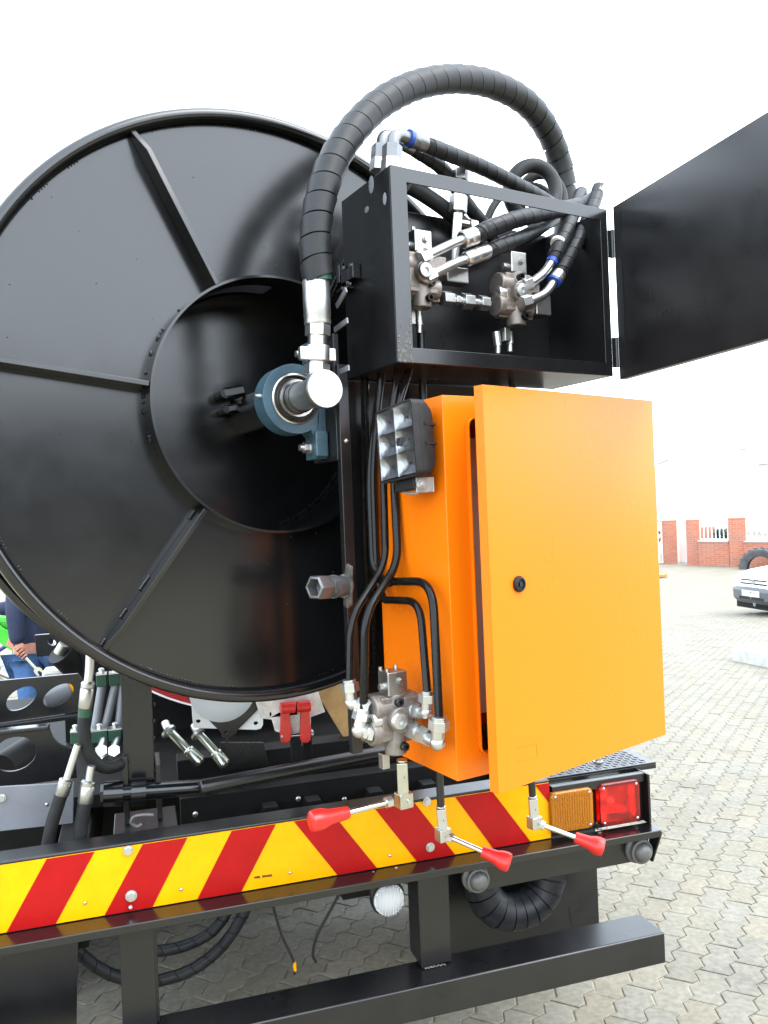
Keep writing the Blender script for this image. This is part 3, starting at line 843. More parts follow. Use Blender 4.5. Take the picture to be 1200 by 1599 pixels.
# ------------------------------------------------------------------ post and back panel carrying reel and cabinets
col = thing('support_column', 'narrow black steel support column between reel and orange cabinet', 'column', s3(0.0, 0.36, 1.05))
zb0 = S(sp(545, 1180, 0.30)).z
part('post', MB().box(s3, -0.085, -0.058, 0.30, 0.318, zb0, 2.0), BLACK2, col, 0.002)
part('mount_plate', MB().box(s3, -0.085, -0.070, 0.3185, 0.45, RZ - 0.15, RZ + 0.15), BLACK2, col, 0.002)
part('back_panel', MB().box(s3, -0.0575, 0.60, 0.365, 0.375, zb0, 1.975), BLACK2, col, 0.002)
P = S(sp(560, 751, 0.3645))
part('seam', MB().box(s3, -0.057, 0.0, 0.3625, 0.3648, P.z - 0.002, P.z + 0.002), BLACK2, col)
bolt(col, s3(-0.07, 0.2998, 1.82), 0.006, -SY, ZINCD, False, 0.005)
bolt(col, sp(572, 648, 0.3648), 0.006, -SY, BLACK2, False, 0.005)
# welded bung with hex coupling
cp = thing('hose_coupling', 'zinc hex coupling welded onto the black column beside the reel', 'coupling', s3(-0.09, 0.28, 1.45))
P0 = sq(541, 915, -0.0865); P1 = sp(474, 908, 0.23)
d = (sp(490, 910, 0.255) - P0)
d = (-SX * 0.9 - SY * 0.35 + ZZ * 0.06).normalized()
tip = sq(541, 915, -0.0865)
Q = lambda t: tip + d * (t * 1.3)
m = MB().slab([sq(545, 880, -0.0862), sq(541, 895, -0.0862), sq(540, 945, -0.0862), sq(546, 950, -0.0862), sq(551, 945, -0.0862), sq(552, 885, -0.0862)], -SX * 0.006)
part('weld_plate', m, WORN, cp, 0.001)
part('stub', MB().cyl(Q(0), Q(0.03), 0.024, n=24).cyl(Q(0.03), Q(0.036), 0.027, n=24).cyl(Q(0.036), Q(0.052), 0.0215, n=24), GALVD, cp)
part('collar', MB().cyl(Q(0.040), Q(0.047), 0.026, n=6), GALVD, cp, 0.001)
part('hex_nut', MB().lathe(Q(0.052), d, [(0.012, 0.0), (0.0275, 0.0), (0.0295, 0.004), (0.0295, 0.036), (0.027, 0.041), (0.0215, 0.042), (0.020, 0.012), (0.0001, 0.010)], 6), GALVD, cp, 0.0012)
m = MB(); random.seed(9)
for k in range(26):
    a = 2 * PI * k / 26; u, v = perp(d); e = random.uniform(0.003, 0.0055)
    m.ball(Q(0.006) + (u * math.cos(a) + v * math.sin(a)) * 0.024, d * e, u * e, v * e, 6, 4)
part('weld_bead', m, WORN, cp, kind='stuff')

# ================================================================== ORANGE ELECTRICAL CABINET
oc = thing('electrical_cabinet', 'orange steel electrical cabinet with its door slightly ajar', 'cabinet', s3(0.3, 0.14, 1.087))
W, D, Z0, Z1 = 0.60, 0.285, 1.087, 1.887
t = 0.0022
m = MB()
m.box(s3, 0, t, 0, D, Z0, Z1).box(s3, W - t, W, 0, D, Z0, Z1).box(s3, t, W - t, 0, D, Z1 - t, Z1).box(s3, t, W - t, 0, D, Z0, Z0 + t).box(s3, t, W - t, D - t, D, Z0 + t, Z1 - t)
part('shell', m, ORANGE, oc, 0.0015)
# front face with the opening and its raised gutter
def rrect(x0, x1, z0, z1, r, n=5):
    o = []
    for cx, cz, a0 in ((x1 - r, z1 - r, 0), (x0 + r, z1 - r, 90), (x0 + r, z0 + r, 180), (x1 - r, z0 + r, 270)):
        for k in range(n + 1):
            a = rad(a0 + 90 * k / n); o.append((cx + r * math.cos(a), cz + r * math.sin(a)))
    return o
op = rrect(0.055, W - 0.055, Z0 + 0.045, Z1 - 0.045, 0.02)
m = MB().slab([s3(0, -0.0022, Z0), s3(W, -0.0022, Z0), s3(W, -0.0022, Z1), s3(0, -0.0022, Z1)], SY * 0.002, [[s3(x, -0.0022, z) for x, z in op]])
part('front_face', m, ORANGE, oc, 0.0015)
op2 = rrect(0.0575, W - 0.0575, Z0 + 0.0475, Z1 - 0.0475, 0.018)
m = MB().slab([s3(x, -0.014, z) for x, z in op], SY * 0.024, [[s3(x, -0.014, z) for x, z in op2]])
part('gutter_lip', m, ORANGE, oc)
part('mounting_panel', MB().box(s3, 0.06, W - 0.06, 0.13, 0.133, Z0 + 0.09, Z1 - 0.075), BEIGE, oc, 0.001)
for i in range(9): part('cable', MB().cyl(s3(0.09 + i * 0.012, 0.11, Z0 + 0.003), s3(0.09 + i * 0.012, 0.11, Z0 + 0.07), 0.004, n=8), RUBBER, oc)
# door
HX, HY = 0.592, -0.026
pxl = [sp(738, 602, -0.1), sp(780, 1238, -0.1)]
th = rad(8.6)
dx = -(SX * math.cos(th)) - SY * math.sin(th)        # from hinge to free edge
dn = -SY * math.cos(th) + SX * math.sin(th)          # outward
DW = 0.580; DZ0, DZ1 = 1.088, 1.892
H = s3(HX, HY, 0)
def dp(u, n_, z): return H + dx * u + dn * n_ + V((0, 0, z))
m = MB()
m.box(dp, 0, DW, 0.0, 0.002, DZ0, DZ1)
for a in ((0.0, 0.002, DZ0, DZ1), (DW - 0.002, DW, DZ0, DZ1)): m.box(dp, a[0], a[1], -0.022, -0.0001, a[2], a[3])
m.box(dp, 0.0021, DW - 0.0021, -0.022, -0.0001, DZ0, DZ0 + 0.002).box(dp, 0.0021, DW - 0.0021, -0.022, -0.0001, DZ1 - 0.002, DZ1)
door = part('door', m, ORANGE, oc, 0.0017, 3)
for a in ((0.03, 0.045), (DW - 0.045, DW - 0.03)): part('gasket', MB().box(dp, a[0], a[1], -0.014, -0.0004, DZ0 + 0.03, DZ1 - 0.03), RUBBER, door)
# lock
def door_hit(px, py):
    return meet(px, py, dn, (H + dn * 0.002).dot(dn))
L0 = door_hit(810, 912)
part('lock', MB().lathe(L0, dn, [(0.0001, 0.0), (0.0165, 0.0), (0.0165, 0.004), (0.0145, 0.0075), (0.011, 0.0085), (0.0105, 0.005), (0.0001, 0.005)], 32), RUBBER, door)
part('lock_key', MB().cyl(L0 + dn * 0.005, L0 + dn * 0.008, 0.0055, n=4), BLACK2, door)
q = [door_hit(*c) for c in ((808, 1168), (838, 1160), (840, 1182), (809, 1190))]
for a, b in ((0, 1), (1, 2), (2, 3)):
    e = (q[b] - q[a]); c = (q[a] + q[b]) / 2; u = e.normalized()
    part('emboss', MB().obox(c, e / 2, dn * 0.0006, u.cross(dn) * 0.0011), ORANGE, door)

# ------------------------------------------------------------------ LED work lamp on the cabinet's side
wl = thing('work_lamp', 'square black LED work lamp fixed to the orange cabinet side', 'lamp', s3(-0.05, 0.12, 1.68))
LX = -0.078
c4 = [S(sq(px, py, LX)) for px, py in ((586, 641), (637, 634), (653, 742), (597, 747))]
lc = sum(c4, V((0, 0, 0))) / 4
ly = ((c4[0].y + c4[3].y) - (c4[1].y + c4[2].y)) / 4; lz = ((c4[0].z + c4[1].z) - (c4[2].z + c4[3].z)) / 4
tilt = rad(4)
ez = V((0, math.sin(tilt), math.cos(tilt))); ey = V((0, math.cos(tilt), -math.sin(tilt)))
def lp(u, n_, v): p = V((LX + n_, lc.y, lc.z)) + ey * u + ez * v; return s3(p.x, p.y, p.z)
a_, b_ = abs(ly) + 0.006, abs(lz) + 0.006
def rl(s, r, n_=0.0, n=5): return [lp(x, n_, z) for x, z in rrect(-a_ * s, a_ * s, -b_ * s, b_ * s, r, n)]
ho = rl(1.0, 0.012); hi = rl(0.955, 0.008)
m = MB().slab(ho, SX * 0.016, [hi])
part('bezel', m, RUBBER, wl, 0.002)
rings = [rl(1.0, 0.012, 0.0165), rl(1.0, 0.014, 0.034), rl(0.88, 0.02, 0.052), rl(0.8, 0.02, 0.058)]
vs = [p for r_ in rings for p in r_]; n = len(ho)
fs = [(k * n + i, k * n + (i + 1) % n, (k + 1) * n + (i + 1) % n, (k + 1) * n + i) for k in range(3) for i in range(n)]
fs += [tuple(range(n)), tuple(3 * n + i for i in range(n))]
part('housing', MB().add(vs, fs), RUBBER, wl)
for v in (-0.16, 0.34):
    m = MB().hexa([lp(-a_ * 1.03, 0.026, b_ * v - 0.0025), lp(a_ * 1.03, 0.026, b_ * v - 0.0025), lp(a_ * 0.9, 0.060, b_ * v - 0.0025), lp(-a_ * 0.9, 0.060, b_ * v - 0.0025),
            lp(-a_ * 1.03, 0.026, b_ * v + 0.0025), lp(a_ * 1.03, 0.026, b_ * v + 0.0025), lp(a_ * 0.9, 0.060, b_ * v + 0.0025), lp(-a_ * 0.9, 0.060, b_ * v + 0.0025)])
    part('cooling_fin', m, RUBBER, wl)
for i in (-1, 1):
    for j in (-1, 0, 1):
        m = MB(); cx, cz = i * a_ * 0.46, j * b_ * 0.61; hw, hh = a_ * 0.462, b_ * 0.308
        prof = [(1.0, 0.002), (0.8, 0.0085), (0.45, 0.0125), (0.2, 0.0135)]
        vs = []; fs = []; n = 16
        for s_, d_ in prof:
            for k in range(n):
                a = 2 * PI * k / n; c_, q_ = math.cos(a), math.sin(a)
                e = 1 / max(abs(c_), abs(q_)) if s_ == 1.0 else 1.0
                vs.append(lp(cx + hw * s_ * c_ * e, d_, cz + hh * s_ * q_ * e))
        for k in range(3):
            for q_ in range(n): fs.append((k * n + q_, k * n + (q_ + 1) % n, (k + 1) * n + (q_ + 1) % n, (k + 1) * n + q_))
        fs.append(tuple(3 * n + q_ for q_ in range(n)))
        rf = part('reflector_cup', MB().add(vs, fs), CUPM, wl)
        part('led_chip', MB().obox(lp(cx, 0.0128, cz), SX * 0.0006, (lp(1, 0, 0) - lp(0, 0, 0)) * 0.0022, (lp(0, 0, 1) - lp(0, 0, 0)) * 0.0022), CYEL, rf)
part('label_plate', MB().obox(lp(0, 0.0035, 0), SX * 0.0005, (lp(1, 0, 0) - lp(0, 0, 0)) * a_ * 0.22, (lp(0, 0, 1) - lp(0, 0, 0)) * b_ * 0.10), CUPM, wl)
part('lens', MB().slab(rl(0.95, 0.008, 0.0015, 5), SX * 0.0015), CLEAR, wl)
m = MB().obox(lp(a_ * 0.05, 0.03, -b_ * 1.14), SX * 0.013, (lp(1, 0, 0) - lp(0, 0, 0)) * a_ * 0.5, ZZ * 0.012)
part('knuckle', m, RUBBER, wl, 0.004)
P = sq(657, 757, -0.046)
part('bracket', MB().obox(P + SX * 0.004, SX * 0.015, SY * 0.0015, ZZ * 0.016).obox(P + SX * 0.030 + SY * 0.022, SX * 0.0015, SY * 0.026, ZZ * 0.016).obox(P + SX * 0.024, SX * 0.006, SY * 0.0014, ZZ * 0.015), GALV, wl, 0.002)
m = MB().tube(round_path([sq(622, 744, -0.05), sq(622, 765, -0.05), sq(640, 771, -0.05), sq(652, 770, -0.05)], 0.015, 6), 0.0028, 8)
part('bracket_edge', m, GALV, wl)
Q = P - SY * 0.0016
part('bolt', MB().cyl(Q, Q - SY * 0.003, 0.0125, n=20).cyl(Q - SY * 0.003, Q - SY * 0.010, 0.0088, n=6).cyl(Q - SY * 0.010, Q - SY * 0.014, 0.005, n=12), ZINC, wl)

# ================================================================== BLACK VALVE CABINET
YF, YK = 0.13, 0.365
c = [S(sp(px, py, YF)) for px, py in ((609, 255), (946, 327), (960, 588), (622, 564))]
VX0, VX1 = (c[0].x + c[3].x) / 2, (c[1].x + c[2].x) / 2; VZ1, VZ0 = (c[0].z + c[1].z) / 2, (c[2].z + c[3].z) / 2
vc = thing('valve_cabinet', 'open black steel box holding hydraulic valves, its door swung wide', 'cabinet', s3((VX0 + VX1) / 2, 0.25, VZ0))
fw = S(sp(636, 300, YF)).x - VX0; fw2 = 0.024
zt_ = S(sp(700, 297, YF)).z - 0.0; zb_ = S(sp(700, 547, YF)).z
m = MB().slab([s3(VX0, YF, VZ0), s3(VX1, YF, VZ0), s3(VX1, YF, VZ1), s3(VX0, YF, VZ1)], SY * 0.004,
              [[s3(VX0 + fw, YF, zb_), s3(VX1 - fw2, YF, zb_), s3(VX1 - fw2, YF, zt_), s3(VX0 + fw, YF, zt_)]])
part('front_frame', m, BLACK, vc, 0.001)
m = MB()
random.seed(4)
for k in range(60):
    P = s3(VX0 + fw * random.uniform(0.05, 0.95), YF - 0.0004, VZ0 + abs(random.gauss(0.0, 0.035)) + 0.002)
    m.ball(P, SX * random.uniform(.001, .0035), SY * 0.0004, ZZ * random.uniform(.001, .006), 6, 4)
part('scuff', m, mat('bare scuffed steel', (0.085, 0.08, 0.075), 0.5, metal=0.4), vc, kind='stuff')
part('side_wall', MB().box(s3, VX0, VX0 + 0.004, YF + 0.0045, YK, VZ0, VZ1), BLACK2, vc, 0.001)
part('side_wall', MB().box(s3, VX1 - 0.004, VX1, YF + 0.0045, YK, VZ0, VZ1), BLACK2, vc, 0.001)
ztop_b = S(sp(675, 338, YK)).z
part('back_wall', MB().box(s3, VX0 + 0.0045, VX1 - 0.0045, YK - 0.004, YK, VZ0 + 0.0045, ztop_b), BLACK2, vc, 0.001)
part('floor_plate', MB().box(s3, VX0 + 0.0045, VX1 - 0.0045, YF + 0.0045, YK - 0.0045, VZ0, VZ0 + 0.004), BLACK2, vc, 0.001)
part('hose_shelf', MB().box(s3, VX0 + 0.0045, VX0 + 0.09, YF + 0.0045, 0.30, VZ1 - 0.004, VZ1), BLACK2, vc, 0.001)
# door on the right, swung towards the viewer
Hd = s3(VX1 + 0.012, YF - 0.004, 0)
far = zp(1200, 176, VZ1); dd = V((far.x - Hd.x, far.y - Hd.y, 0)).normalized(); dm = V((-dd.y, dd.x, 0))
def vd(u, n_, z): return Hd + dd * u + dm * n_ + V((0, 0, z))
m = MB().box(vd, 0.008, 0.64, 0, 0.003, VZ0 - 0.01, VZ1 + 0.003)
for z in (VZ0 - 0.01, VZ1): m.box(vd, 0.008, 0.64, 0.0032, 0.022, z, z + 0.003)
for u in (0.008, 0.637): m.box(vd, u, u + 0.003, 0.0032, 0.022, VZ0 - 0.0068, VZ1 - 0.0002)
dr = part('door', m, BLACK2, vc, 0.001)
part('stiffener', MB().box(vd, 0.035, 0.038, -0.0012, -0.0002, VZ0 + 0.01, VZ1 - 0.02), BLACK2, dr)
for pa, pb_ in ((360, 404), (527, 574)):
    za = S(sp(952, pa, YF)).z; zb2 = S(sp(960, pb_, YF)).z
    part('hinge', MB().box(s3, VX1 - 0.001, VX1 + 0.016, YF - 0.0035, YF - 0.0005, zb2, za).cyl(s3(VX1 + 0.010, YF - 0.006, zb2), s3(VX1 + 0.010, YF - 0.006, za), 0.005, n=12), BLACK2, vc)
# clutter on the side facing the reel
m = MB()
P = S(sq(560, 425, VX0))
for dy, dz, a, b in ((0, 0, 0.012, 0.018), (0.03, -0.004, 0.02, 0.014), (0.065, 0.01, 0.008, 0.022), (0.05, -0.03, 0.03, 0.004)):
    m.box(s3, VX0 - 0.022, VX0 - 0.0005, P.y + dy - a, P.y + dy + a, P.z + dz - b, P.z + dz + b)
lt = part('latch', m, BLACK, vc, 0.002)
for dy, dz in ((-0.008, 0.012), (0.012, -0.024), (0.03, 0.016), (0.04, -0.03), (0.0, -0.03)):
    q_ = s3(VX0 - 0.0222, P.y + dy, P.z + dz); part('bolt', MB().cyl(q_, q_ - SX * 0.004, 0.004, n=8), ZINCD, lt)
for px0, py0, px1, py1 in ((523, 515, 543, 500), (526, 478, 541, 452), (532, 580, 545, 574)):
    a = sq(px0, py0, -0.10); b = sq(px1, py1, -0.10); u = (b - a)
    part('strap', MB().obox((a + b) / 2, u / 2, SX * 0.002, u.normalized().cross(SX) * 0.006), GREYP, vc)
for px, py, w_, h_ in ((580, 288, 6, 14), (601, 310, 4, 10), (573, 327, 5, 5)):
    P = sq(px, py, VX0 - 0.0004); part('scuff', MB().ball(P, SY * size(P, w_) * 1.4, SX * 0.0004, ZZ * size(P, h_), 12, 6), GREYP, vc)
# ================================================================== VALVES, FITTINGS, PIPES, LEVERS, HOSES
def hexnut(m, a, b, r): return m.cyl(a, b, r, r * 0.985, n=6)
def elbow(parent, port, corner, end, r, mt=ZINC, nut=True, name='elbow_fitting'):
    port, corner, end = V(port), V(corner), V(end)
    u = (corner - port).normalized(); v = (end - corner).normalized(); L = (corner - port).length
    m = MB()
    hexnut(m, port, port + u * L * 0.34, r * 1.45)
    m.cyl(port + u * L * 0.34, port + u * L * 0.42, r * 1.1, n=16)
    hexnut(m, port + u * L * 0.42, port + u * L * 0.70, r * 1.3)
    m.tube(round_path([port + u * L * 0.70, corner, end - v * (end - corner).length * 0.3], r * 1.6, 5), r * 0.98, 14)
    m.ball(corner, u * r * 1.12, v * r * 1.12, u.cross(v) * r * 1.12, 14, 10)
    f = part(name, m, mt, parent)
    if nut:
        e = (end - corner).length
        part('swivel_nut', hexnut(MB(), end - v * e * 0.42, end, r * 1.5).cyl(end, end + v * r * 0.5, r * 1.05, n=16), ZINC, f, 0.0006)
    return f

def valve(name, label, V0, s, lever_stub=True):
    t_ = thing(name, label, 'valve', V0 - ZZ * 0.09 * s)
    def q(x, y, z): return V0 + (SX * x + SY * y + ZZ * z) * s
    m = MB().box(q, -0.040, 0.038, -0.030, 0.034, -0.045, 0.048)
    m.cyl(q(-0.052, -0.004, 0.022), q(0.05, -0.004, 0.022), 0.029 * s, n=24)
    m.cyl(q(-0.058, -0.004, -0.028), q(0.05, -0.004, -0.028), 0.027 * s, n=24)
    m.cyl(q(0, -0.046, 0.0), q(0, 0.03, 0.0), 0.028 * s, n=24)
    m.cyl(q(0, -0.012, -0.078), q(0, -0.012, 0.052), 0.0235 * s, n=20)
    m.box(q, -0.05, 0.055, -0.012, 0.012, -0.058, -0.030)
    m.box(q, 0.012, 0.062, -0.034, 0.02, 0.002, 0.044)
    part('body', m, CAST, t_, 0.004 * s, 3)
    m = MB().box(q, -0.024, 0.024, -0.032, 0.012, 0.0485, 0.100)
    cap = part('top_block', m, CAST if s < 0.95 else ZINCD, t_, 0.003 * s)
    for x, y in ((-0.019, -0.02), (0.019, 0.008), (-0.019, 0.008)):
        part('bolt', MB().cyl(q(x, y, 0.1), q(x, y, 0.107), 0.0045 * s, n=6), ZINCY, cap)
    P = q(-0.024, -0.012, 0.068)
    part('bolt', MB().cyl(P, P - SX * 0.004 * s, 0.009 * s, n=16).cyl(P - SX * 0.004 * s, P - SX * 0.011 * s, 0.007 * s, n=6), ZINC, cap)
    P = q(0.006, -0.032, 0.078)
    part('bolt', MB().cyl(P, P - SY * 0.003 * s, 0.009 * s, n=16).cyl(P - SY * 0.003 * s, P - SY * 0.008 * s, 0.007 * s, n=6), ZINCD, cap)
    P = q(-0.01, -0.0465, 0.0)
    part('port_plug', MB().lathe(P, -SY, [(0.019 * s, 0.0), (0.019 * s, 0.004 * s), (0.016 * s, 0.009 * s), (0.007 * s, 0.010 * s), (0.006 * s, 0.004 * s), (0.0001, 0.004 * s)], 24), ZINC, t_)
    P = q(-0.0525, -0.012, 0.0)
    part('port_plug', MB().lathe(P + SX * 0.014 * s, -SX, [(0.017 * s, 0.0), (0.017 * s, 0.012 * s), (0.015 * s, 0.018 * s), (0.007 * s, 0.019 * s), (0.006 * s, 0.012 * s), (0.0001, 0.012 * s)], 24), ZINC, t_)
    for x, y, z in ((-0.002, -0.034, 0.036), (0.006, -0.036, -0.058), (0.014, -0.034, -0.022)):
        P = q(x, y, z)
        part('socket_screw', MB().lathe(P + SY * 0.01 * s, -SY, [(0.0095 * s, 0.0), (0.0095 * s, 0.018 * s), (0.0085 * s, 0.02 * s), (0.005 * s, 0.02 * s), (0.0045 * s, 0.012 * s), (0.0001, 0.012 * s)], 20), BLACK, t_)
    m = MB().box(q, -0.026, -0.008, 0.0, 0.02, -0.112, -0.0785)
    part('lower_lug', m, ZINCD, t_, 0.002)
    return t_, q

# ---- lower valve beside the orange cabinet
v3, q3 = valve('control_valve', 'grey cast hydraulic valve low beside the orange cabinet', sp(612, 1118, 0.12), 1.0)
elbow(v3, q3(-0.05, 0.0, 0.022), sp(549, 1098, 0.155), sp(546, 1066, 0.155), 0.0135, ZINC)
elbow(v3, q3(-0.052, -0.006, -0.028), sp(561, 1141, 0.125), sp(567, 1113, 0.125), 0.0145, ZINC)
elbow(v3, q3(0.028, -0.028, 0.014), sq(667, 1113, -0.05), sq(668, 1083, -0.05), 0.0128, ZINC)
elbow(v3, q3(0.024, -0.034, -0.024), sq(684, 1160, -0.05), sq(686, 1124, -0.05), 0.0145, ZINC)

def pipe(pts, r, label, bend=0.045):
    m = MB().tube(round_path(pts, bend, 8), r, 16)
    return solo('hydraulic_pipe', m, PIPE, label, 'pipe', 'bent black pipes beside the orange cabinet')
def pz(px, py, x): return sq(px, py, x)
pipe([sp(625, 560, .22), sp(612, 640, .20), sp(599, 740, .21), sp(603, 880, .20), sp(548, 965, .165), sp(546, 1068, .155)], 0.0085, 'glossy black pipe bending left to the upper left port of the low valve')
pipe([sp(640, 575, .21), sp(620, 640, .19), sp(615, 740, .19), sp(622, 880, .17), sp(570, 960, .13), sp(568, 1115, .125)], 0.0092, 'glossy black pipe bending left to the lower left port of the low valve')
pipe([sp(600, 560, .27), sp(590, 640, .27), sp(583, 740, .27), sp(589, 905, .26), sp(600, 937, .22), pz(608, 937, -.03), pz(656, 939, -.03), pz(668, 1085, -.05)], 0.0085, 'short inner black pipe arching down to the upper right valve port', 0.05)
pipe([sp(596, 580, .28), sp(577, 740, .28), sp(583, 890, .27), sp(606, 912, .20), pz(614, 908, -.028), pz(676, 908, -.028), pz(686, 1126, -.05)], 0.0092, 'long outer black pipe arching down to the lower right valve port', 0.065)
for i, (xa, xb, lb) in enumerate(((566, 572, 'thin black cable running down the column, the one nearest the reel'), (573, 580, 'thin black cable running down the column, the one nearest the pipes'))):
    m = MB().tube(spline([sp(xa, 570, .33), sp(xa + 2, 700, .33), sp(xa + 5, 850, .33), sp(xb + 3, 960, .33), sp(xb + 4, 1050, .33)], 6), 0.005, 8)
    solo('cable', m, PIPE, lb, 'cable', 'cables on the column')

# ---- levers
def lever(label, top, cl0, cl1, blk, r0, r1, k1, kr, rodmat=CHROME, longrod=None):
    t_ = thing('control_lever', label, 'lever', blk - ZZ * 0.02, 'red handled control levers')
    if longrod:
        part('push_rod', MB().cyl(longrod, cl0 + ZZ * 0.002, 0.0098, n=14), BLACK2, t_)
    part('clevis', MB().cyl(cl0, cl1, 0.0165, n=4).cyl(cl0 + ZZ * 0.006, cl0, 0.012, n=12), ZINCY if longrod is None else ZINC, t_, 0.002)
    d = (r1 - r0).normalized(); sd = d.cross(ZZ).normalized()
    if abs(d.z) > 0.9: sd = SX
    fwd = -SY
    part('hole', MB().cyl(cl0.lerp(cl1, 0.45) + fwd * 0.0112, cl0.lerp(cl1, 0.45) + fwd * 0.0122, 0.0038, n=14), RUBBER, t_)
    part('pivot_block', MB().obox(blk, SX * 0.0165, SY * 0.0145, ZZ * 0.0165), ZINCY if longrod is None else ZINC, t_, 0.003)
    part('pivot_pin', MB().cyl(blk - SY * 0.0145 + SX * 0.004, blk - SY * 0.018 + SX * 0.004, 0.0045, n=12), ZINC, t_)
    part('lock_nut', MB().cyl(r0 - d * 0.004, r0 + d * 0.010, 0.0125, n=6), ZINC, t_)
    part('rod', MB().cyl(r0, r1, 0.0062, n=16), rodmat, t_)
    L = (k1 - r1).length; dk = (k1 - r1).normalized(); u, v = perp(dk)
    prof = [(0.0001, -0.006), (0.0095, -0.006), (0.0105, 0.0), (0.0125, L * 0.45), (0.0165, L * 0.66), (0.0175, L * 0.84), (0.0165, L * 0.97), (0.013, L), (0.0001, L * 1.01)]
    m = MB(); n = 24; vs = []; fs = []
    for r_, h_ in prof:
        for i in range(n):
            a = 2 * PI * i / n; k = 1.0 if h_ < L * 0.3 else 0.93 + 0.10 * abs(math.cos(2.5 * a))
            vs.append(r1 + dk * h_ + (u * math.cos(a) + v * math.sin(a)) * r_ * k * kr)
    for k in range(len(prof) - 1):
        for i in range(n): fs.append((k * n + i, k * n + (i + 1) % n, (k + 1) * n + (i + 1) % n, (k + 1) * n + i))
    part('grip', m.add(vs, fs), REDP, t_, ang=50)
    return t_
lever('red handled lever under the low valve, pointing left over the chevrons', None, sp(628, 1190, .112), sp(630, 1238, .112), sp(631, 1249, .112), sp(609, 1252, .112), sp(540, 1270, .112), sp(485, 1284, .112), 1.25)
lever('red handled lever on a black rod below the orange cabinet, middle of three', None, sp(689, 1262, .325), sp(692, 1300, .325), sp(692, 1303, .325), sp(702, 1307, .315), sp(757, 1331, .245), sp(797, 1348, .195), 1.35, longrod=s3(0.166, 0.325, 2.1))
lever('red handled lever on a black rod beside the amber lamp', None, sp(832, 1246, .325), sp(835, 1282, .325), sp(835, 1284, .325), sp(845, 1288, .315), sp(902, 1309, .25), sp(943, 1324, .205), 1.4, longrod=s3(0.453, 0.325, 2.05))

# ---- upper valves in the black cabinet
v1, q1 = valve('control_valve', 'grey cast valve behind the left post of the black cabinet', sp(652, 432, 0.235), 1.02)
v2, q2 = valve('control_valve', 'grey cast valve hanging free in the middle of the black cabinet', sp(800, 462, 0.25), 1.05)
for t_, q, pts in ((v1, q1, ((652, 480, 655, 520), )), (v2, q2, ((775, 518, 778, 552), (795, 518, 797, 549)))):
    for xa, ya, xb, yb in pts:
        part('spool_stem', MB().cyl(sp(xa, ya, .27), sp(xb, yb - 12, .27), 0.0105, n=14).cyl(sp(xb, yb - 12, .27), sp(xb, yb, .27), 0.0075, n=12), ZINC, t_)
m = MB()
a, b = sp(690, 466, .235), sp(764, 474, .245); d = (b - a).normalized(); L = (b - a).length
jf = thing('coupling_pipe', 'short zinc coupling pipe joining the two upper valves', 'pipe', (a + b) / 2 - ZZ * 0.02)
part('tube', MB().cyl(a, b, 0.0095, n=16), ZINC, jf)
for t0, t1, r in ((0.0, 0.2, 0.0195), (0.26, 0.34, 0.014), (0.42, 0.62, 0.0205), (0.78, 0.95, 0.0195)):
    part('hex_nut', MB().cyl(a + d * L * t0, a + d * L * t1, r, n=6), ZINC, jf, 0.001)
# tee column
tc = thing('tee_fitting', 'upright zinc tee fitting between the two upper valves', 'fitting', sp(712, 445, .29))
T = lambda py: sp(717 - (py - 300) * 0.06, py, .29)
part('stem', MB().cyl(T(268), T(440), 0.0105, n=16), ZINC, tc)
part('tee_body', MB().cyl(T(333), T(380), 0.0165, n=4).cyl(T(348), T(348) + SX * 0.035, 0.0115, n=14), ZINCY, tc, 0.003)
part('hex_nut', MB().cyl(T(332), T(306), 0.0235, n=6), ZINC, tc, 0.001)
part('hex_nut', MB().cyl(T(282), T(266), 0.022, n=6), ZINC, tc, 0.001)
part('hex_nut', MB().cyl(T(348) + SX * 0.036, T(348) + SX * 0.058, 0.0165, n=6), ZINC, tc, 0.001)
part('foot_block', MB().obox(T(432), SX * 0.034, SY * 0.02, ZZ * 0.02), ZINCD, tc, 0.004)

# ---- hoses with elbow ends
def hose(label, metal, collar, path, r, spiral=True, band=None, tail=None, rm=0.0115, pitch=0.036):
    r = r * 1.14
    ZM = ZINC if rm < 0.014 else GALVD
    t_ = thing('hydraulic_hose', label, 'hose', path[len(path) // 2], 'wrapped hoses in and over the valve cabinet')
    if metal:
        mp = round_path(metal, 0.03, 7)
        part('elbow_pipe', MB().tube(mp, rm, 14), ZM, t_)
        d = (metal[1] - metal[0]).normalized()
        part('hex_nut', MB().cyl(metal[0] - d * 0.010, metal[0] + d * 0.018, rm * 1.75, n=6), ZINC, t_, 0.001)
    if collar:
        a, b = collar; d = (b - a)
        m = MB().lathe(a, d, [(0.0001, 0), (r * 0.9, 0), (r * 1.06, d.length * 0.08), (r * 1.06, d.length * 0.4), (r * 0.98, d.length * 0.44), (r * 1.06, d.length * 0.5), (r * 1.06, d.length * 0.95), (r * 0.95, d.length), (0.0001, d.length)], 16)
        part('ferrule', m, ZM, t_)
    sp_ = spline(path, 6)
    part('core', MB().tube(sp_, r * 0.93, 14), RUBBER, t_)
    if spiral: part('spiral_guard', MB().spiral(sp_, r * 0.93, pitch, 0.0022, 0.05, 16), GUARD, t_)
    if band:
        c, d, mt = band; part('band', MB().cyl(c - d * 0.0045, c + d * 0.0045, r * 1.06, n=18), mt, t_)
    return t_
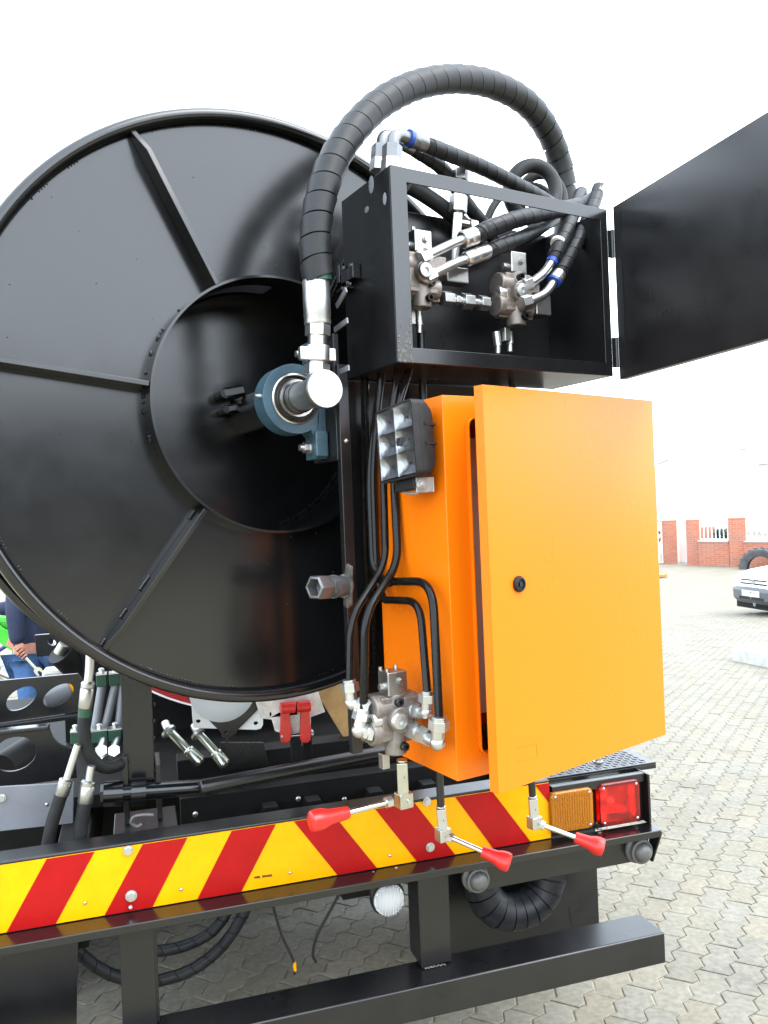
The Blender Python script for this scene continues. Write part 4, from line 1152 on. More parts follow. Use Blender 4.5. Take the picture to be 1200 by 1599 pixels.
h = hose('wrapped hose sloping down from the front elbow on top of the black cabinet',
     [sp(612, 262, .20), sp(613, 240, .20), sp(615, 208, .20), sp(645, 218, .215)], (sp(642, 217, .213), sp(664, 225, .222)),
     [sp(664, 225, .222), sp(710, 243, .24), sp(760, 264, .26), sp(805, 287, .28), sp(850, 312, .31), sp(880, 335, .33)], 0.0165, band=(sp(639, 215.5, .212), (sp(645, 218, .215) - sp(636, 214, .211)).normalized(), BLUEB), rm=0.0145)
part('hex_nut', MB().cyl(sp(612, 258, .20), sp(613, 228, .20), 0.0235, n=6), GALVD, h, 0.001)
h = hose('second wrapped hose running under the topmost one inside the cabinet',
     [sp(594, 262, .26), sp(595, 240, .26), sp(598, 208, .26), sp(628, 222, .28)], (sp(626, 221, .28), sp(646, 232, .285)),
     [sp(646, 232, .285), sp(690, 262, .30), sp(712, 292, .31), sp(735, 325, .32), sp(757, 352, .335), sp(775, 380, .345)], 0.0145, rm=0.0145)
part('hex_nut', MB().cyl(sp(594, 258, .26), sp(595, 228, .26), 0.0235, n=6), GALVD, h, 0.001)
hose('thick plain hose dropping from the cabinet top behind the left post', None, None, [sp(636, 288, .30), sp(665, 305, .31), sp(700, 330, .325), sp(735, 362, .335), sp(760, 395, .345)], 0.019, spiral=False)
hose('wrapped hose from the upper port of the left valve',
     [sp(660, 403, .20), sp(672, 397, .20), sp(712, 378, .205), sp(728, 372, .205)], (sp(722, 375, .205), sp(742, 368, .207)),
     [sp(742, 368, .207), sp(775, 353, .21), sp(815, 340, .22), sp(860, 330, .24), sp(900, 322, .27), sp(930, 310, .31)], 0.0185, band=(sp(757, 361, .208), (sp(775, 353, .21) - sp(742, 368, .207)).normalized(), RUBBER))
hose('wrapped hose from the lower port of the left valve',
     [sp(668, 432, .20), sp(680, 426, .20), sp(712, 410, .205), sp(730, 404, .205)], (sp(727, 405, .205), sp(762, 392, .21)),
     [sp(762, 392, .21), sp(790, 381, .22), sp(820, 369, .25), sp(845, 354, .29), sp(870, 335, .33)], 0.016)
hose('upper wrapped hose with white and blue bands on the hanging valve',
     [sp(820, 445, .21), sp(832, 441, .21), sp(852, 425, .21), sp(866, 402, .215)], None,
     [sp(864, 405, .215), sp(874, 384, .22), sp(888, 352, .24), sp(900, 322, .27), sp(908, 300, .32)], 0.0165, band=(sp(872, 379, .222), (sp(888, 352, .24) - sp(864, 405, .215)).normalized(), WHITE))
part('band', MB().cyl(sp(861, 411, .2145), sp(865, 403, .215), 0.0155, n=18), BLUEB, bpy.data.objects[[o.name for o in COL.objects if o.get('label', '').startswith('upper wrapped hose with white')][0]])
h = hose('lower wrapped hose of the hanging valve rising past the cabinet corner',
     [sp(818, 472, .20), sp(832, 468, .20), sp(853, 459, .20), sp(869, 434, .205)], (sp(866, 439, .204), sp(874, 427, .206)),
     [sp(873, 428, .206), sp(890, 400, .21), sp(906, 370, .22), sp(920, 338, .24), sp(930, 312, .26), sp(936, 292, .275)], 0.0155, band=(sp(866, 439, .204), (sp(874, 427, .206) - sp(866, 439, .204)).normalized(), BLUEB))
a, b = sp(933, 303, .267), sp(937, 290, .276)
part('end_cap', MB().cyl(a, b, 0.0185, n=20), ZINCD, h, 0.003)
part('valve_block', MB().obox(sp(842, 478, .24), SX * 0.026, SY * 0.02, ZZ * 0.028), ZINCD, v2, 0.004)
# loops of slack hose over the cabinet
for k, (cx, cy, rx, ry, r, dep, lb) in enumerate(((832, 300, 36, 42, 0.020, .40, 'outer loop of slack black hose above the valve cabinet'), (846, 312, 34, 40, 0.0145, .44, 'inner loop of slack black hose above the valve cabinet'))):
    pts = [sp(cx + rx * math.cos(rad(a)), cy - ry * math.sin(rad(a)), dep + (a - 90) * 0.0003) for a in range(-70, 261, 15)]
    solo('slack_hose', MB().tube(spline(pts, 3), r, 14), RUBBER, lb, 'hose', 'loops of slack hose')
m = MB().tube(spline([sp(760, 345, .42), sp(772, 320, .42), sp(790, 300, .42), sp(815, 290, .43), sp(850, 296, .43), sp(872, 330, .44)], 5), 0.011, 12)
solo('slack_hose', m, RUBBER, 'thin slack hose curving behind the top bar of the black cabinet', 'hose', 'loops of slack hose')
# ================================================================== GEAR UNDER THE REEL (truck frame)
# upright box post with pivot
pv_ = thing('pivot_post', 'black upright post with pivot barrel below the reel', 'post', bp(215, 1270, 0.22))
xa, xb = B(bp(192, 1150, .22)).x, B(bp(240, 1150, .22)).x
z0, z1 = B(bp(215, 1262, .22)).z, B(bp(215, 1040, .22)).z
part('column', MB().box(b3, xa, xb, 0.22, 0.30, z0 + 0.06, z1), BLACK2, pv_, 0.003)
part('cheek', MB().box(b3, xb + 0.001, xb + 0.014, 0.20, 0.32, z0 - 0.03, z0 + 0.11), BLACK2, pv_, 0.002)
part('cheek', MB().box(b3, xa - 0.004, xa + 0.010, 0.20, 0.2195, z0 - 0.03, z0 + 0.14), BLACK2, pv_, 0.002)
pa, pb_ = bp(162, 1240, .20), bp(340, 1228, .20)
part('barrel', MB().cyl(pa, bp(192, 1238, .20), 0.034, n=28).cyl(bp(192, 1238, .20), pb_, 0.022, n=24), BLACK, pv_)
part('hex_head', MB().cyl(bp(157, 1240.5, .20), pa, 0.026, n=6), BLACK, pv_)
part('collar', MB().cyl(bp(205, 1237, .19), bp(228, 1235, .19), 0.036, n=28), BLACK, pv_)
m = MB().tube(spline([bp(240, 1273, .12), bp(222, 1273, .12), bp(209, 1276, .12), bp(205, 1285, .12), bp(214, 1291, .12), bp(222, 1287, .12)], 4), 0.0045, 8)
part('hook_pin', m, GREYD, pv_)
part('base_plate', MB().box(b3, xa - 0.03, xb + 0.05, 0.10, 0.30, z0 - 0.045, z0 - 0.033), BLACK2, pv_, 0.002)
for i in range(6):
    P = bp(241, 1100 + i * 26, .2198); part('weld_bead', MB().ball(P, BX * 0.003, BY * 0.003, ZZ * 0.006, 6, 4), BLACK2, pv_)
# round draw bar
m = MB()
a, b = bp(312, 1231, 0.08), bp(640, 1168, 0.20)
solo('round_bar', MB().lathe(a, b - a, [(0.0001, 0), (0.0175, 0), (0.0205, 0.003), (0.0205, (b - a).length), (0.0001, (b - a).length)], 28), BLACK2, 'thick round black bar lying behind the chevron bumper', 'bar')
# chassis plates with lightening holes
def oval(cx, cy, a, b, ang, y, n=28):
    o = []
    for k in range(n):
        t_ = 2 * PI * k / n; x = a * math.cos(t_); z = b * math.sin(t_); c_, s_ = math.cos(rad(ang)), math.sin(rad(ang))
        # rounded-end slot
        o.append(bp(cx + x * c_ + z * s_, cy - x * s_ + z * c_, y))
    return o
y = 0.62
m = MB().slab([bp(-120, 1074, y), bp(122, 1052, y), bp(130, 1064, y), bp(136, 1110, y), bp(-120, 1146, y)], BY * 0.012,
              [oval(33, 1091, 27, 15, 32, y), oval(91, 1086, 27, 14, 32, y)])
cm = thing('cross_member', 'black cross member plate with two slanted oval holes', 'frame part', bp(60, 1150, y))
part('web', m, BLACK2, cm, 0.001)
part('lower_flange', MB().slab([bp(-120, 1152, y), bp(140, 1117, y), bp(142, 1110, y), bp(-120, 1146.5, y)], -BY * 0.03), BLACK2, cm, 0.002)
m = MB().cyl(bp(66, 1095, y + 0.06), bp(108, 1076, y + 0.10), 0.032, n=20)
part('spacer_tube', m, GREYP, cm)
part('tube_end', MB().lathe(bp(108, 1076, y + 0.10), bp(108, 1076, y + 0.10) - bp(66, 1095, y + 0.06), [(0.034, -0.006), (0.036, 0.002), (0.03, 0.008), (0.014, 0.008), (0.012, 0.002), (0.0001, 0.002)], 20), CYEL, cm)
y = 0.42
cm2 = thing('cross_member', 'black curved cross member plate with one large hole at the left edge', 'frame part', bp(60, 1230, y))
out = [(-140, 1156), (76, 1134)] + [(78 + 34 * (1 - math.cos(t_)), 1136 + 32 * math.sin(t_)) for t_ in (0.3, 0.6, 0.9, 1.2, 1.5)] + [(116, 1172), (120, 1215), (-140, 1250)]
m = MB().slab([bp(a, b, y) for a, b in out], BY * 0.012, [oval(22, 1178, 36, 26, 20, y)])
part('web', m, BLACK2, cm2, 0.001)
part('top_flange', MB().slab([bp(-140, 1150, y), bp(78, 1129, y), bp(78, 1135, y), bp(-140, 1157, y)], -BY * 0.04), BLACK, cm2, 0.003)
part('drive_tube', MB().cyl(bp(0, 1205, y + 0.1), bp(60, 1165, y + 0.3), 0.05, n=20), DARK, cm2)
y = 0.22
gp_ = thing('side_plate', 'grey flat plate above the left end of the chevron bumper', 'panel', bp(40, 1300, y))
part('sheet', MB().slab([bp(-120, 1236, y), bp(116, 1222, y), bp(114, 1286, y), bp(-120, 1312, y)], BY * 0.008), GREYP, gp_, 0.002)
bolt(gp_, bp(3, 1246, y - 0.0005), 0.008, -BY, ZINC, h=0.007)
bolt(gp_, bp(73, 1256, y - 0.0005), 0.005, -BY, ZINC, False, 0.004)
# far bracket plate
y = 1.3
fb = thing('bracket_plate', 'small black bracket plate with two holes beside the person', 'bracket', bp(95, 1025, y))
m = MB().slab([bp(54, 992, y), bp(150, 984, y), bp(150, 1018, y), bp(57, 1026, y)], BY * 0.02, [oval(81, 1003, 7, 5, -20, y, 12), oval(101, 1012, 5, 3, -30, y, 12)])
part('sheet', m, BLACK2, fb, 0.002)
# jumble of silver engine parts behind
y = 1.2
ep = thing('pump_casting', 'silver cast pump with black duct under the reel edge', 'pump', bp(120, 1060, y))
part('duct', MB().cyl(bp(95, 1018, y), bp(125, 1048, y + .05), 0.055, 0.05, n=16), RUBBER, ep)
part('duct_end', MB().cyl(bp(92, 1020, y - .02), bp(100, 1006, y - .03), 0.02, n=16), ZINC, ep)
part('casting', MB().obox(bp(110, 1055, y + .1), BX * 0.10, BY * 0.06, ZZ * 0.035).obox(bp(140, 1035, y + .1), BX * 0.05, BY * 0.06, ZZ * 0.05), mat('aluminium casting', (0.5, 0.48, 0.44), 0.5, metal=0.4, var=0.3, scale=40), ep, 0.012, 3)

# ---- hoses with zinc ends at the left
def end_hose(label, tube_pts, collar, path, r, rt, green=False):
    t_ = thing('hydraulic_hose', label, 'hose', path[-1], 'hoses below the reel')
    part('pipe_end', MB().tube(round_path(tube_pts, 0.02, 5), rt, 16), ZINC, t_)
    a, b = collar; d = b - a; L = d.length
    part('ferrule', MB().lathe(a, d, [(0.0001, 0), (rt * 1.1, 0), (r * 0.95, L * 0.04), (r * 1.08, L * 0.08), (r * 1.08, L * 0.22), (r * 0.98, L * 0.25), (r * 1.08, L * 0.3), (r * 1.1, L * 0.95), (r * 1.02, L), (0.0001, L)], 22), ZINCD, t_)
    part('core', MB().tube(spline(path, 6), r, 16), RUBBER, t_)
    if green:
        u = (path[1] - path[0]).normalized(); part('band', MB().cyl(path[0] - u * 0.002, path[0] + u * 0.022, r * 1.04, n=20), GREENC, t_)
    return t_
end_hose('black hose with green band making a U bend below the reel rim', [bp(141, 1022, .16), bp(140, 1050, .16), bp(137, 1072, .16)], (bp(138, 1064, .16), bp(133, 1106, .16)),
         [bp(133, 1106, .16), bp(131, 1135, .16), bp(134, 1165, .16), bp(148, 1190, .165), bp(168, 1199, .18), bp(190, 1192, .215), bp(205, 1175, .32)], 0.0165, 0.0115, True)
end_hose('left black hose going down behind the bumper with a zinc end', [bp(122, 1163, .14), bp(113, 1190, .14), bp(103, 1222, .14)], (bp(104, 1216, .14), bp(96, 1242, .14)),
         [bp(96, 1240, .14), bp(89, 1262, .14), bp(81, 1288, .14), bp(75, 1320, .14), bp(72, 1350, .14)], 0.0165, 0.0098)
end_hose('right black hose going down behind the bumper with a zinc end', [bp(143, 1196, .13), bp(140, 1212, .13), bp(138, 1226, .13)], (bp(139, 1218, .13), bp(133, 1254, .13)),
         [bp(133, 1252, .13), bp(129, 1275, .13), bp(126, 1300, .13), bp(124, 1330, .13)], 0.0175, 0.0105)
# green clamp blocks carrying three tubes
gc = thing('pipe_clamp', 'green pipe clamp blocks holding grey tubes under the reel', 'clamp', bp(165, 1165, .30))
for px, py, hw, hh, y in ((159, 1062, 8, 9, .34), (181, 1060, 10, 9, .34), (118, 1151, 7, 9, .30), (156, 1149, 12, 9, .30), (180, 1147, 10, 9, .30)):
    P = bp(px, py, y); part('block', MB().obox(P, BX * size(P, hw), BY * 0.018, ZZ * size(P, hh)), GREENC, gc, 0.003)
    part('cover_plate', MB().obox(P + ZZ * (size(P, hh) + 0.002), BX * size(P, hw), BY * 0.018, ZZ * 0.0018), ZINC, gc)
    Q = P + ZZ * (size(P, hh) + 0.004); part('bolt', MB().cyl(Q, Q + ZZ * 0.010, 0.0085, n=6).ball(Q + ZZ * 0.01, BX * 0.008, BY * 0.008, ZZ * 0.005, 10, 6), ZINC, gc)
for p0, p1 in (((160, 1068), (148, 1142)), ((182, 1066), (163, 1142)), ((192, 1070), (186, 1140))):
    part('tube', MB().cyl(bp(*p0, .345), bp(*p1, .325), 0.0125, n=16), GREYP, gc)
for p0, p1, p2 in (((163, 1150), (158, 1172), (165, 1185)), ((186, 1150), (178, 1172), (176, 1182))):
    part('elbow_fitting', MB().tube(round_path([bp(*p0, .30), bp(*p1, .26), bp(*p2, .24)], 0.02, 5), 0.0125, 14).cyl(bp(*p1, .262), bp(*p1, .235), 0.017, n=6), ZINC, gc)
# two angled stub pipes
for (c, e0, e1, lb) in (((262, 1139), (290, 1168), (314, 1191), 'left of two greenish steel stub pipes under the reel'), ((308, 1143), (334, 1172), (352, 1195), 'right of two greenish steel stub pipes under the reel')):
    st = thing('stub_pipe', lb, 'pipe', bp(*e1, .30), 'stub pipes under the reel')
    OLIVE = bpy.data.materials.get('olive passivated zinc') or mat('olive passivated zinc', (0.42, 0.43, 0.36), 0.28, metal=1.0, var=0.2, scale=60)
    part('tube', MB().tube(round_path([bp(c[0] - 4, c[1] - 10, .38), bp(*c, .36), bp(*e0, .32), bp(*e1, .29)], 0.03, 6), 0.0125, 16), OLIVE, st)
    a, b = bp(*e0, .32), bp(*e1, .29); d = b - a
    part('ferrule', MB().lathe(a.lerp(b, 0.15), d, [(0.0001, 0), (0.016, 0), (0.0185, 0.004), (0.0165, 0.009), (0.0175, 0.012), (0.0178, d.length * 0.8), (0.0001, d.length * 0.8)], 18), OLIVE, st)
    part('ring', MB().lathe(bp(c[0], c[1] + 2, .35), (bp(*e0, .32) - bp(*c, .36)), [(0.017, 0), (0.023, 0), (0.023, 0.008), (0.017, 0.008)], 24, closed=True), ZINC, st)
# white pump plate, cone and black triangular bracket
y = 0.34
wp = thing('pump_bracket', 'white flange plate with black triangular bracket under the reel', 'bracket', bp(355, 1160, y))
m = MB().slab([bp(298, 1080, y), bp(302, 1137, y), bp(400, 1140, y), bp(408, 1138, y), bp(411, 1132, y), bp(411, 1078, y)], BY * 0.01, [oval(310, 1127, 4, 3.4, 0, y, 10), oval(400, 1130, 4, 3.4, 0, y, 10)])
part('flange_plate', m, WHITE, wp, 0.001)
y -= 0.004
m = MB().slab([bp(288, 1082, y), bp(296, 1094, y), bp(344, 1142, y), bp(346, 1150, y), bp(352, 1152, y), bp(353, 1165, y), bp(356, 1165, y), bp(357, 1151, y), bp(367, 1146, y), bp(372, 1138, y), bp(420, 1090, y), bp(430, 1080, y)], -BY * 0.008, [oval(353, 1143, 2.6, 2.4, 0, y, 8)])
part('triangle', m, BLACK2, wp, 0.001)
c = bp(348, 1076, y - 0.010)
m = MB().lathe(c, -BY, [(size(c, 52), 0.0), (size(c, 50), 0.004), (size(c, 36), -0.02 + 0.03), (size(c, 30), 0.012), (0.0001, 0.0125)], 36)
part('cone', m, mat('pale grey moulding', (0.55, 0.58, 0.62), 0.35), wp)
# red toggle clamp and its white bracket
y = 0.24
wb = thing('mounting_bracket', 'white steel bracket behind the red clamp', 'bracket', bp(450, 1150, y + .03))
m = MB().slab([bp(396, 1085, y + .03), bp(408, 1122, y + .03), bp(425, 1124, y + .03), bp(430, 1142, y + .03), bp(445, 1147, y + .03), bp(485, 1145, y + .03), bp(486, 1120, y + .03), bp(508, 1112, y + .03), bp(497, 1080, y + .03)], BY * 0.01, [oval(423, 1116, 2, 4, 0, y + .03, 8)])
part('sheet', m, mat('grubby white paint', (0.62, 0.6, 0.57), 0.4, var=0.25, scale=30), wb, 0.001)
rc = thing('toggle_clamp', 'red toggle clamp with steel pin hanging below the reel', 'clamp', bp(460, 1160, y))
for px in (447, 478):
    m = MB().slab([bp(px - 7, 1099, y), bp(px + 6, 1097, y), bp(px + 7, 1130, y), bp(px + 9, 1140, y), bp(px + 8, 1156, y), bp(px + 3, 1161, y), bp(px - 6, 1161, y), bp(px - 9, 1154, y), bp(px - 8, 1138, y)], BY * 0.022)
    part('arm', m, REDC, rc, 0.004, 3)
part('knuckle', MB().cyl(bp(438, 1106, y - 0.002), bp(461, 1104, y - 0.002), 0.017, n=20), REDC, rc, 0.003)
part('knuckle', MB().cyl(bp(463, 1104, y - 0.002), bp(485, 1102, y - 0.002), 0.017, n=20), REDC, rc, 0.003)
part('pin', MB().cyl(bp(437, 1150, y + .01), bp(489, 1146, y + .01), 0.0075, n=14), CHROME, rc)
for px, py in ((438, 1150), (486, 1146)): part('pin_head', MB().cyl(bp(px, py, y + .01), bp(px + 3, py - .3, y + .01), 0.012, n=16), ZINC, rc)
part('link', MB().box(b3, B(bp(456, 1160, y)).x, B(bp(471, 1160, y)).x, y + 0.004, y + 0.03, B(bp(460, 1192, y)).z, B(bp(460, 1152, y)).z), DARK, rc, 0.002)
part('link', MB().box(b3, B(bp(474, 1160, y + .04)).x, B(bp(487, 1160, y + .04)).x, y + 0.034, y + 0.05, B(bp(480, 1178, y + .04)).z, B(bp(480, 1150, y + .04)).z), DARK, rc, 0.002)
# plywood piece
y = 0.46
pw = MB().slab([bp(488, 1070, y), bp(545, 1055, y), bp(640, 1030, y), bp(660, 1120, y), bp(545, 1168, y), bp(536, 1150, y)], BY * 0.016)
solo('plywood_sheet', pw, WOOD, 'tan plywood sheet showing behind the support column', 'plywood', bevel=0.001)
# dark frames closing the view below the reel
df = thing('sub_frame', 'dark sub frame members behind the bumper under the reel', 'frame part', b3(-0.2, 0.5, 0.86))
part('beam', MB().box(b3, -0.62, 0.30, 0.42, 0.50, 0.905, 0.965), DARK, df, 0.003)
part('beam', MB().box(b3, -0.62, 0.55, 0.30, 0.36, 0.80, 0.895), DARK, df, 0.003)
part('plate', MB().slab([bp(345, 1160, .36), bp(412, 1160, .36), bp(420, 1195, .36), bp(345, 1205, .36)], BY * 0.01), BLACK2, df, 0.001)
part('beam', MB().box(b3, -0.56, 0.42, 0.14, 0.20, 0.76, 0.80), BLACK2, df, 0.003)
part('dark_backing_wall', MB().box(b3, -0.98, B(bp(912, 1400, 1.2)).x, 1.20, 1.24, 0.14, 1.25), DARK, df, 0.003)  # dark wall added to close the view and block light from ahead
for x in (-0.42, -0.30, -0.12, 0.04):
    m = MB().slab([b3(x, .24, .80), b3(x + .07, .24, .80), b3(x + .055, .24, .86), b3(x + .015, .24, .86)], BY * 0.05)
    part('lug', m, DARK, df, 0.002)
for px, py in ((305, 1272), (466, 1248), (538, 1249)):
    P = bp(px, py, .139); part('bright_washer', MB().ball(P, BX * 0.007, BY * 0.003, ZZ * 0.008, 8, 6), ZINCD, df)

# ---- loose hoses and cables below the bumper
def lowhose(label, pts, r, pitch=0.05):
    t_ = thing('air_hose', label, 'hose', pts[0], 'wrapped hoses hanging below the bumper')
    p = spline(pts, 8)
    part('core', MB().tube(p, r * 0.93, 14), RUBBER, t_); part('spiral_guard', MB().spiral(p, r * 0.93, pitch, 0.002, 0.06, 14), GUARD, t_)
lowhose('upper wrapped hose curving below the bumper by the left post', [bp(190, 1470, .40), bp(230, 1485, .40), bp(280, 1480, .41), bp(325, 1460, .42), bp(352, 1430, .43), bp(368, 1395, .44)], 0.016)
lowhose('lower wrapped hose curving below the bumper by the left post', [bp(100, 1465, .38), bp(150, 1510, .38), bp(200, 1530, .38), bp(250, 1531, .38), bp(305, 1512, .39), bp(352, 1472, .40), bp(384, 1420, .41), bp(395, 1390, .42)], 0.017)
cb = thing('hanging_cable', 'thin black cable with yellow tip hanging under the bumper', 'cable', bp(462, 1525, .12))
part('wire', MB().tube(spline([bp(424, 1395, .12), bp(428, 1420, .12), bp(440, 1460, .12), bp(458, 1500, .12), bp(460, 1522, .12)], 5), 0.0036, 8), RUBBER, cb)
part('tip', MB().cyl(bp(460, 1503, .12), bp(461, 1516, .12), 0.0048, n=10), CYEL, cb)
solo('hanging_cable', MB().tube(spline([bp(535, 1385, .16), bp(520, 1415, .16), bp(496, 1460, .16), bp(489, 1490, .16), bp(494, 1503, .16)], 5), 0.0042, 8), RUBBER, 'thin dark cable curling down left of the clear round lamp', 'cable')
# folded hose strap coil behind the web
cl = thing('wrapped_duct', 'fat black wrapped duct bending behind the bumper right of the post', 'duct', bp(800, 1480, .18))
path = spline([bp(748, 1360, .17), bp(758, 1402, .17), bp(785, 1424, .17), bp(820, 1420, .18), bp(848, 1396, .19), bp(862, 1350, .20)], 8)
part('core', MB().tube(path, 0.046, 18), RUBBER, cl)
part('spiral_guard', MB().spiral(path, 0.046, 0.04, 0.008, 0.12, 22), GUARD, cl)
# ================================================================== BACKGROUND, RIGHT
FZ = gh(30)
def fp(px, py): return zp(px, py, FZ)           # point on the far, level part of the yard
BRICK = bpy.data.materials.new('face brick'); BRICK.use_nodes = True
def _brick():
    t = BRICK.node_tree; b = t.nodes['Principled BSDF']; b.inputs['Roughness'].default_value = 0.8
    tc = t.nodes.new('ShaderNodeTexCoord'); mp = t.nodes.new('ShaderNodeMapping'); mp.inputs['Rotation'].default_value = (rad(90), 0, 0)
    br = t.nodes.new('ShaderNodeTexBrick'); br.inputs['Scale'].default_value = 1.0; br.inputs['Brick Width'].default_value = 0.22; br.inputs['Row Height'].default_value = 0.085; br.inputs['Mortar Size'].default_value = 0.008
    br.inputs['Color1'].default_value = (0.42, 0.14, 0.08, 1); br.inputs['Color2'].default_value = (0.34, 0.11, 0.062, 1); br.inputs['Mortar'].default_value = (0.3, 0.22, 0.18, 1)
    t.links.new(tc.outputs['Object'], mp.inputs['Vector']); t.links.new(mp.outputs[0], br.inputs['Vector']); t.links.new(br.outputs['Color'], b.inputs['Base Color'])
_brick()
PA, PB = fp(1084.5, 882), fp(1153.5, 884.5)
WD = V((PB.x - PA.x, PB.y - PA.y, 0)).normalized(); WN = V((WD.y, -WD.x, 0))
if WN.y > 0: WN = -WN
def wf(o): return lambda x, y, z: o + WD * x + WN * y + V((0, 0, z))
rot45 = Matrix.Rotation(rad(38), 3, 'Z')
def pillar(P, h, label, s=0.25):
    a = rot45 @ WD * s; b = rot45 @ WN * s
    t_ = thing('brick_pillar', label, 'pillar', P, 'brick pillars of the yard wall')
    part('shaft', MB().obox(P + ZZ * (h / 2 - 0.05), a, b, ZZ * (h / 2 + 0.05)), BRICK, t_, 0.01)
    part('cap', MB().obox(P + ZZ * (h + 0.02), a * 1.04, b * 1.04, ZZ * 0.02), BRICK, t_, 0.005)
def hgt(P, px, py): d = (P - CAM).dot(FW); return (CAM + line(px, py) * d).z - P.z
pillar(PA, hgt(PA, 1084, 813), 'red brick pillar between the white gate and the low wall')
pillar(PB, hgt(PB, 1153, 810), 'red brick pillar beside the half buried tyre', 0.29)
PC = fp(1046, 880); pillar(PC, hgt(PC, 1046, 814), 'red brick pillar behind the bars of the white gate', 0.33)
hw_ = hgt((PA + PB) / 2, 1118, 846)
L = (PB - PA).length
wl_ = thing('brick_wall', 'low red brick wall between the two yard pillars', 'wall', (PA + PB) / 2, 'low brick yard walls')
part('brickwork', MB().box(wf(PA), 0.3, L - 0.3, -0.11, 0.11, -0.1, hw_), BRICK, wl_)
part('coping', MB().box(wf(PA), 0.3, L - 0.3, -0.14, 0.14, hw_ + 0.002, hw_ + 0.05), mat('pale coping', (0.45, 0.40, 0.36), 0.8), wl_)
w2 = thing('brick_wall', 'low red brick wall running behind the white car', 'wall', PB + WD * 4, 'low brick yard walls')
part('brickwork', MB().box(wf(PB), 0.35, 9.0, -0.11, 0.11, -0.1, hw_), BRICK, w2)
part('coping', MB().box(wf(PB), 0.35, 9.0, -0.14, 0.14, hw_ + 0.002, hw_ + 0.05), bpy.data.materials['pale coping'], w2)
PALI = mat('white palisade paint', (0.75, 0.75, 0.75), 0.5)
def palisade(o, x0, x1, z0, z1, label, group=None, step=0.16, name='palisade_fence'):
    t_ = thing(name, label, 'fence' if name != 'sliding_gate' else 'gate', o + WD * (x0 + x1) / 2 + ZZ * z0, group)
    f = wf(o)
    for z in (z0 + 0.04, z1 - 0.05): part('rail', MB().box(f, x0, x1, -0.02, 0.02, z - 0.025, z + 0.025), PALI, t_)
    n = int((x1 - x0) / step)
    for i in range(n + 1):
        x = x0 + (x1 - x0) * i / n
        part('bar', MB().box(f, x - 0.022, x + 0.022, 0.0205, 0.032, z0, z1), PALI, t_)
palisade(PA, 0.36, L - 0.38, hw_ + 0.06, hgt(PA, 1100, 817), 'white palisade bars on the low wall between the pillars', 'white palisade panels')
palisade(PB, 0.4, 6.0, hw_ + 0.06, hgt(PB, 1180, 812), 'white palisade bars on the wall above the tyre and car', 'white palisade panels', 0.22)
GA = fp(1057, 879) + WN * 0.9
palisade(GA, -4.0, 0.0, 0.05, hgt(GA, 1050, 814), 'white barred sliding gate standing left of the pillars', None, 0.18, 'sliding_gate')
P = fp(1069, 878.5)
solo('notice_board', MB().box(wf(P), -0.20, 0.20, -0.02, 0.02, 0.0, hgt(P, 1069, 848)), WHITE, 'blank white board between the gate and the brick pillar', 'board', bevel=0.005)
# far red brick house-wall pieces behind the bars
P = fp(1108, 850); o = P + V((0, 9, 0))
solo('far_wall', MB().box(lambda x, y, z: V((x, PA.y + 9 + y, FZ + z)), (CAM + line(1094, 835) * (PA.y + 9)).x, (CAM + line(1117, 835) * (PA.y + 9)).x, -0.1, 0.1, 0, hgt(V((0, PA.y + 9, FZ)), 1105, 823)), BRICK, 'distant red brick wall seen through the white bars', 'wall')
hd = thing('hedge', 'dark hedge seen through the bars left of the right pillar', 'hedge', CAM + line(1129, 880) * (PA.y + 8))
m = MB(); random.seed(31); HXA = (CAM + line(1119, 835) * (PA.y + 8)).x; HXB = (CAM + line(1139, 835) * (PA.y + 8)).x
for i in range(900):
    c = V((HXA + random.uniform(0, 1.0) * (HXB - HXA), PA.y + 8 + random.uniform(-.4, .4), FZ + hgt(V((0, PA.y + 8, FZ)), 1130, 828) * random.random() + random.gauss(0, .05))); d = V((random.gauss(0, 1), random.gauss(0, 1), random.gauss(0, 1))).normalized(); e = d.cross(V((random.gauss(0, 1), random.gauss(0, 1), 1))).normalized()
    m.add([c - d * .1, c + e * .05, c + d * .1, c - e * .05], [(0, 1, 2, 3)])
part('foliage', m, mat('hedge leaves', (0.03, 0.045, 0.025), 0.7, var=0.5, scale=4), hd, kind='stuff', flat=True, nofix=True)
for x in (0.2, 0.5, 0.8): part('stem', MB().cyl(V((HXA + x * (HXB - HXA), PA.y + 8, FZ)), V((HXA + x * (HXB - HXA), PA.y + 8, FZ + 1.1)), 0.05, 0.02, n=8), mat('hedge stem', (0.07, 0.05, 0.035), 0.9), hd)
# tyre half sunk in the ground
ty = thing('tyre', 'large black tyre half buried in the yard by the wall', 'tyre', fp(1178, 889))
TC = fp(1190, 889) ; tax = V((-0.62, -0.78, 0)).normalized(); RTY = hgt(TC, 1190, 857)
m = MB().lathe(TC + ZZ * 0.02 - tax * 0.2, tax, [(RTY * 0.62, 0.02), (RTY * 0.70, 0.0), (RTY * 0.93, 0.0), (RTY, 0.05), (RTY, 0.35), (RTY * 0.93, 0.4), (RTY * 0.70, 0.4), (RTY * 0.62, 0.38), (RTY * 0.64, 0.33), (RTY * 0.85, 0.33), (RTY * 0.85, 0.07), (RTY * 0.64, 0.07)], 48, closed=True)
part('carcass', m, mat('weathered tyre rubber', (0.05, 0.052, 0.055), 0.7, var=0.4, scale=5), ty)
m = MB()
for k in range(40):
    a = 2 * PI * k / 40; u, v = perp(tax); d = u * math.cos(a) + v * math.sin(a); e = tax.cross(d)
    part('tread_block', MB().obox(TC + ZZ * 0.02 + d * (RTY + 0.012) + tax * (0.1 if k % 2 else -0.1) * 0.9, d * 0.018, e * 0.028, tax * 0.075), bpy.data.materials['weathered tyre rubber'], ty)

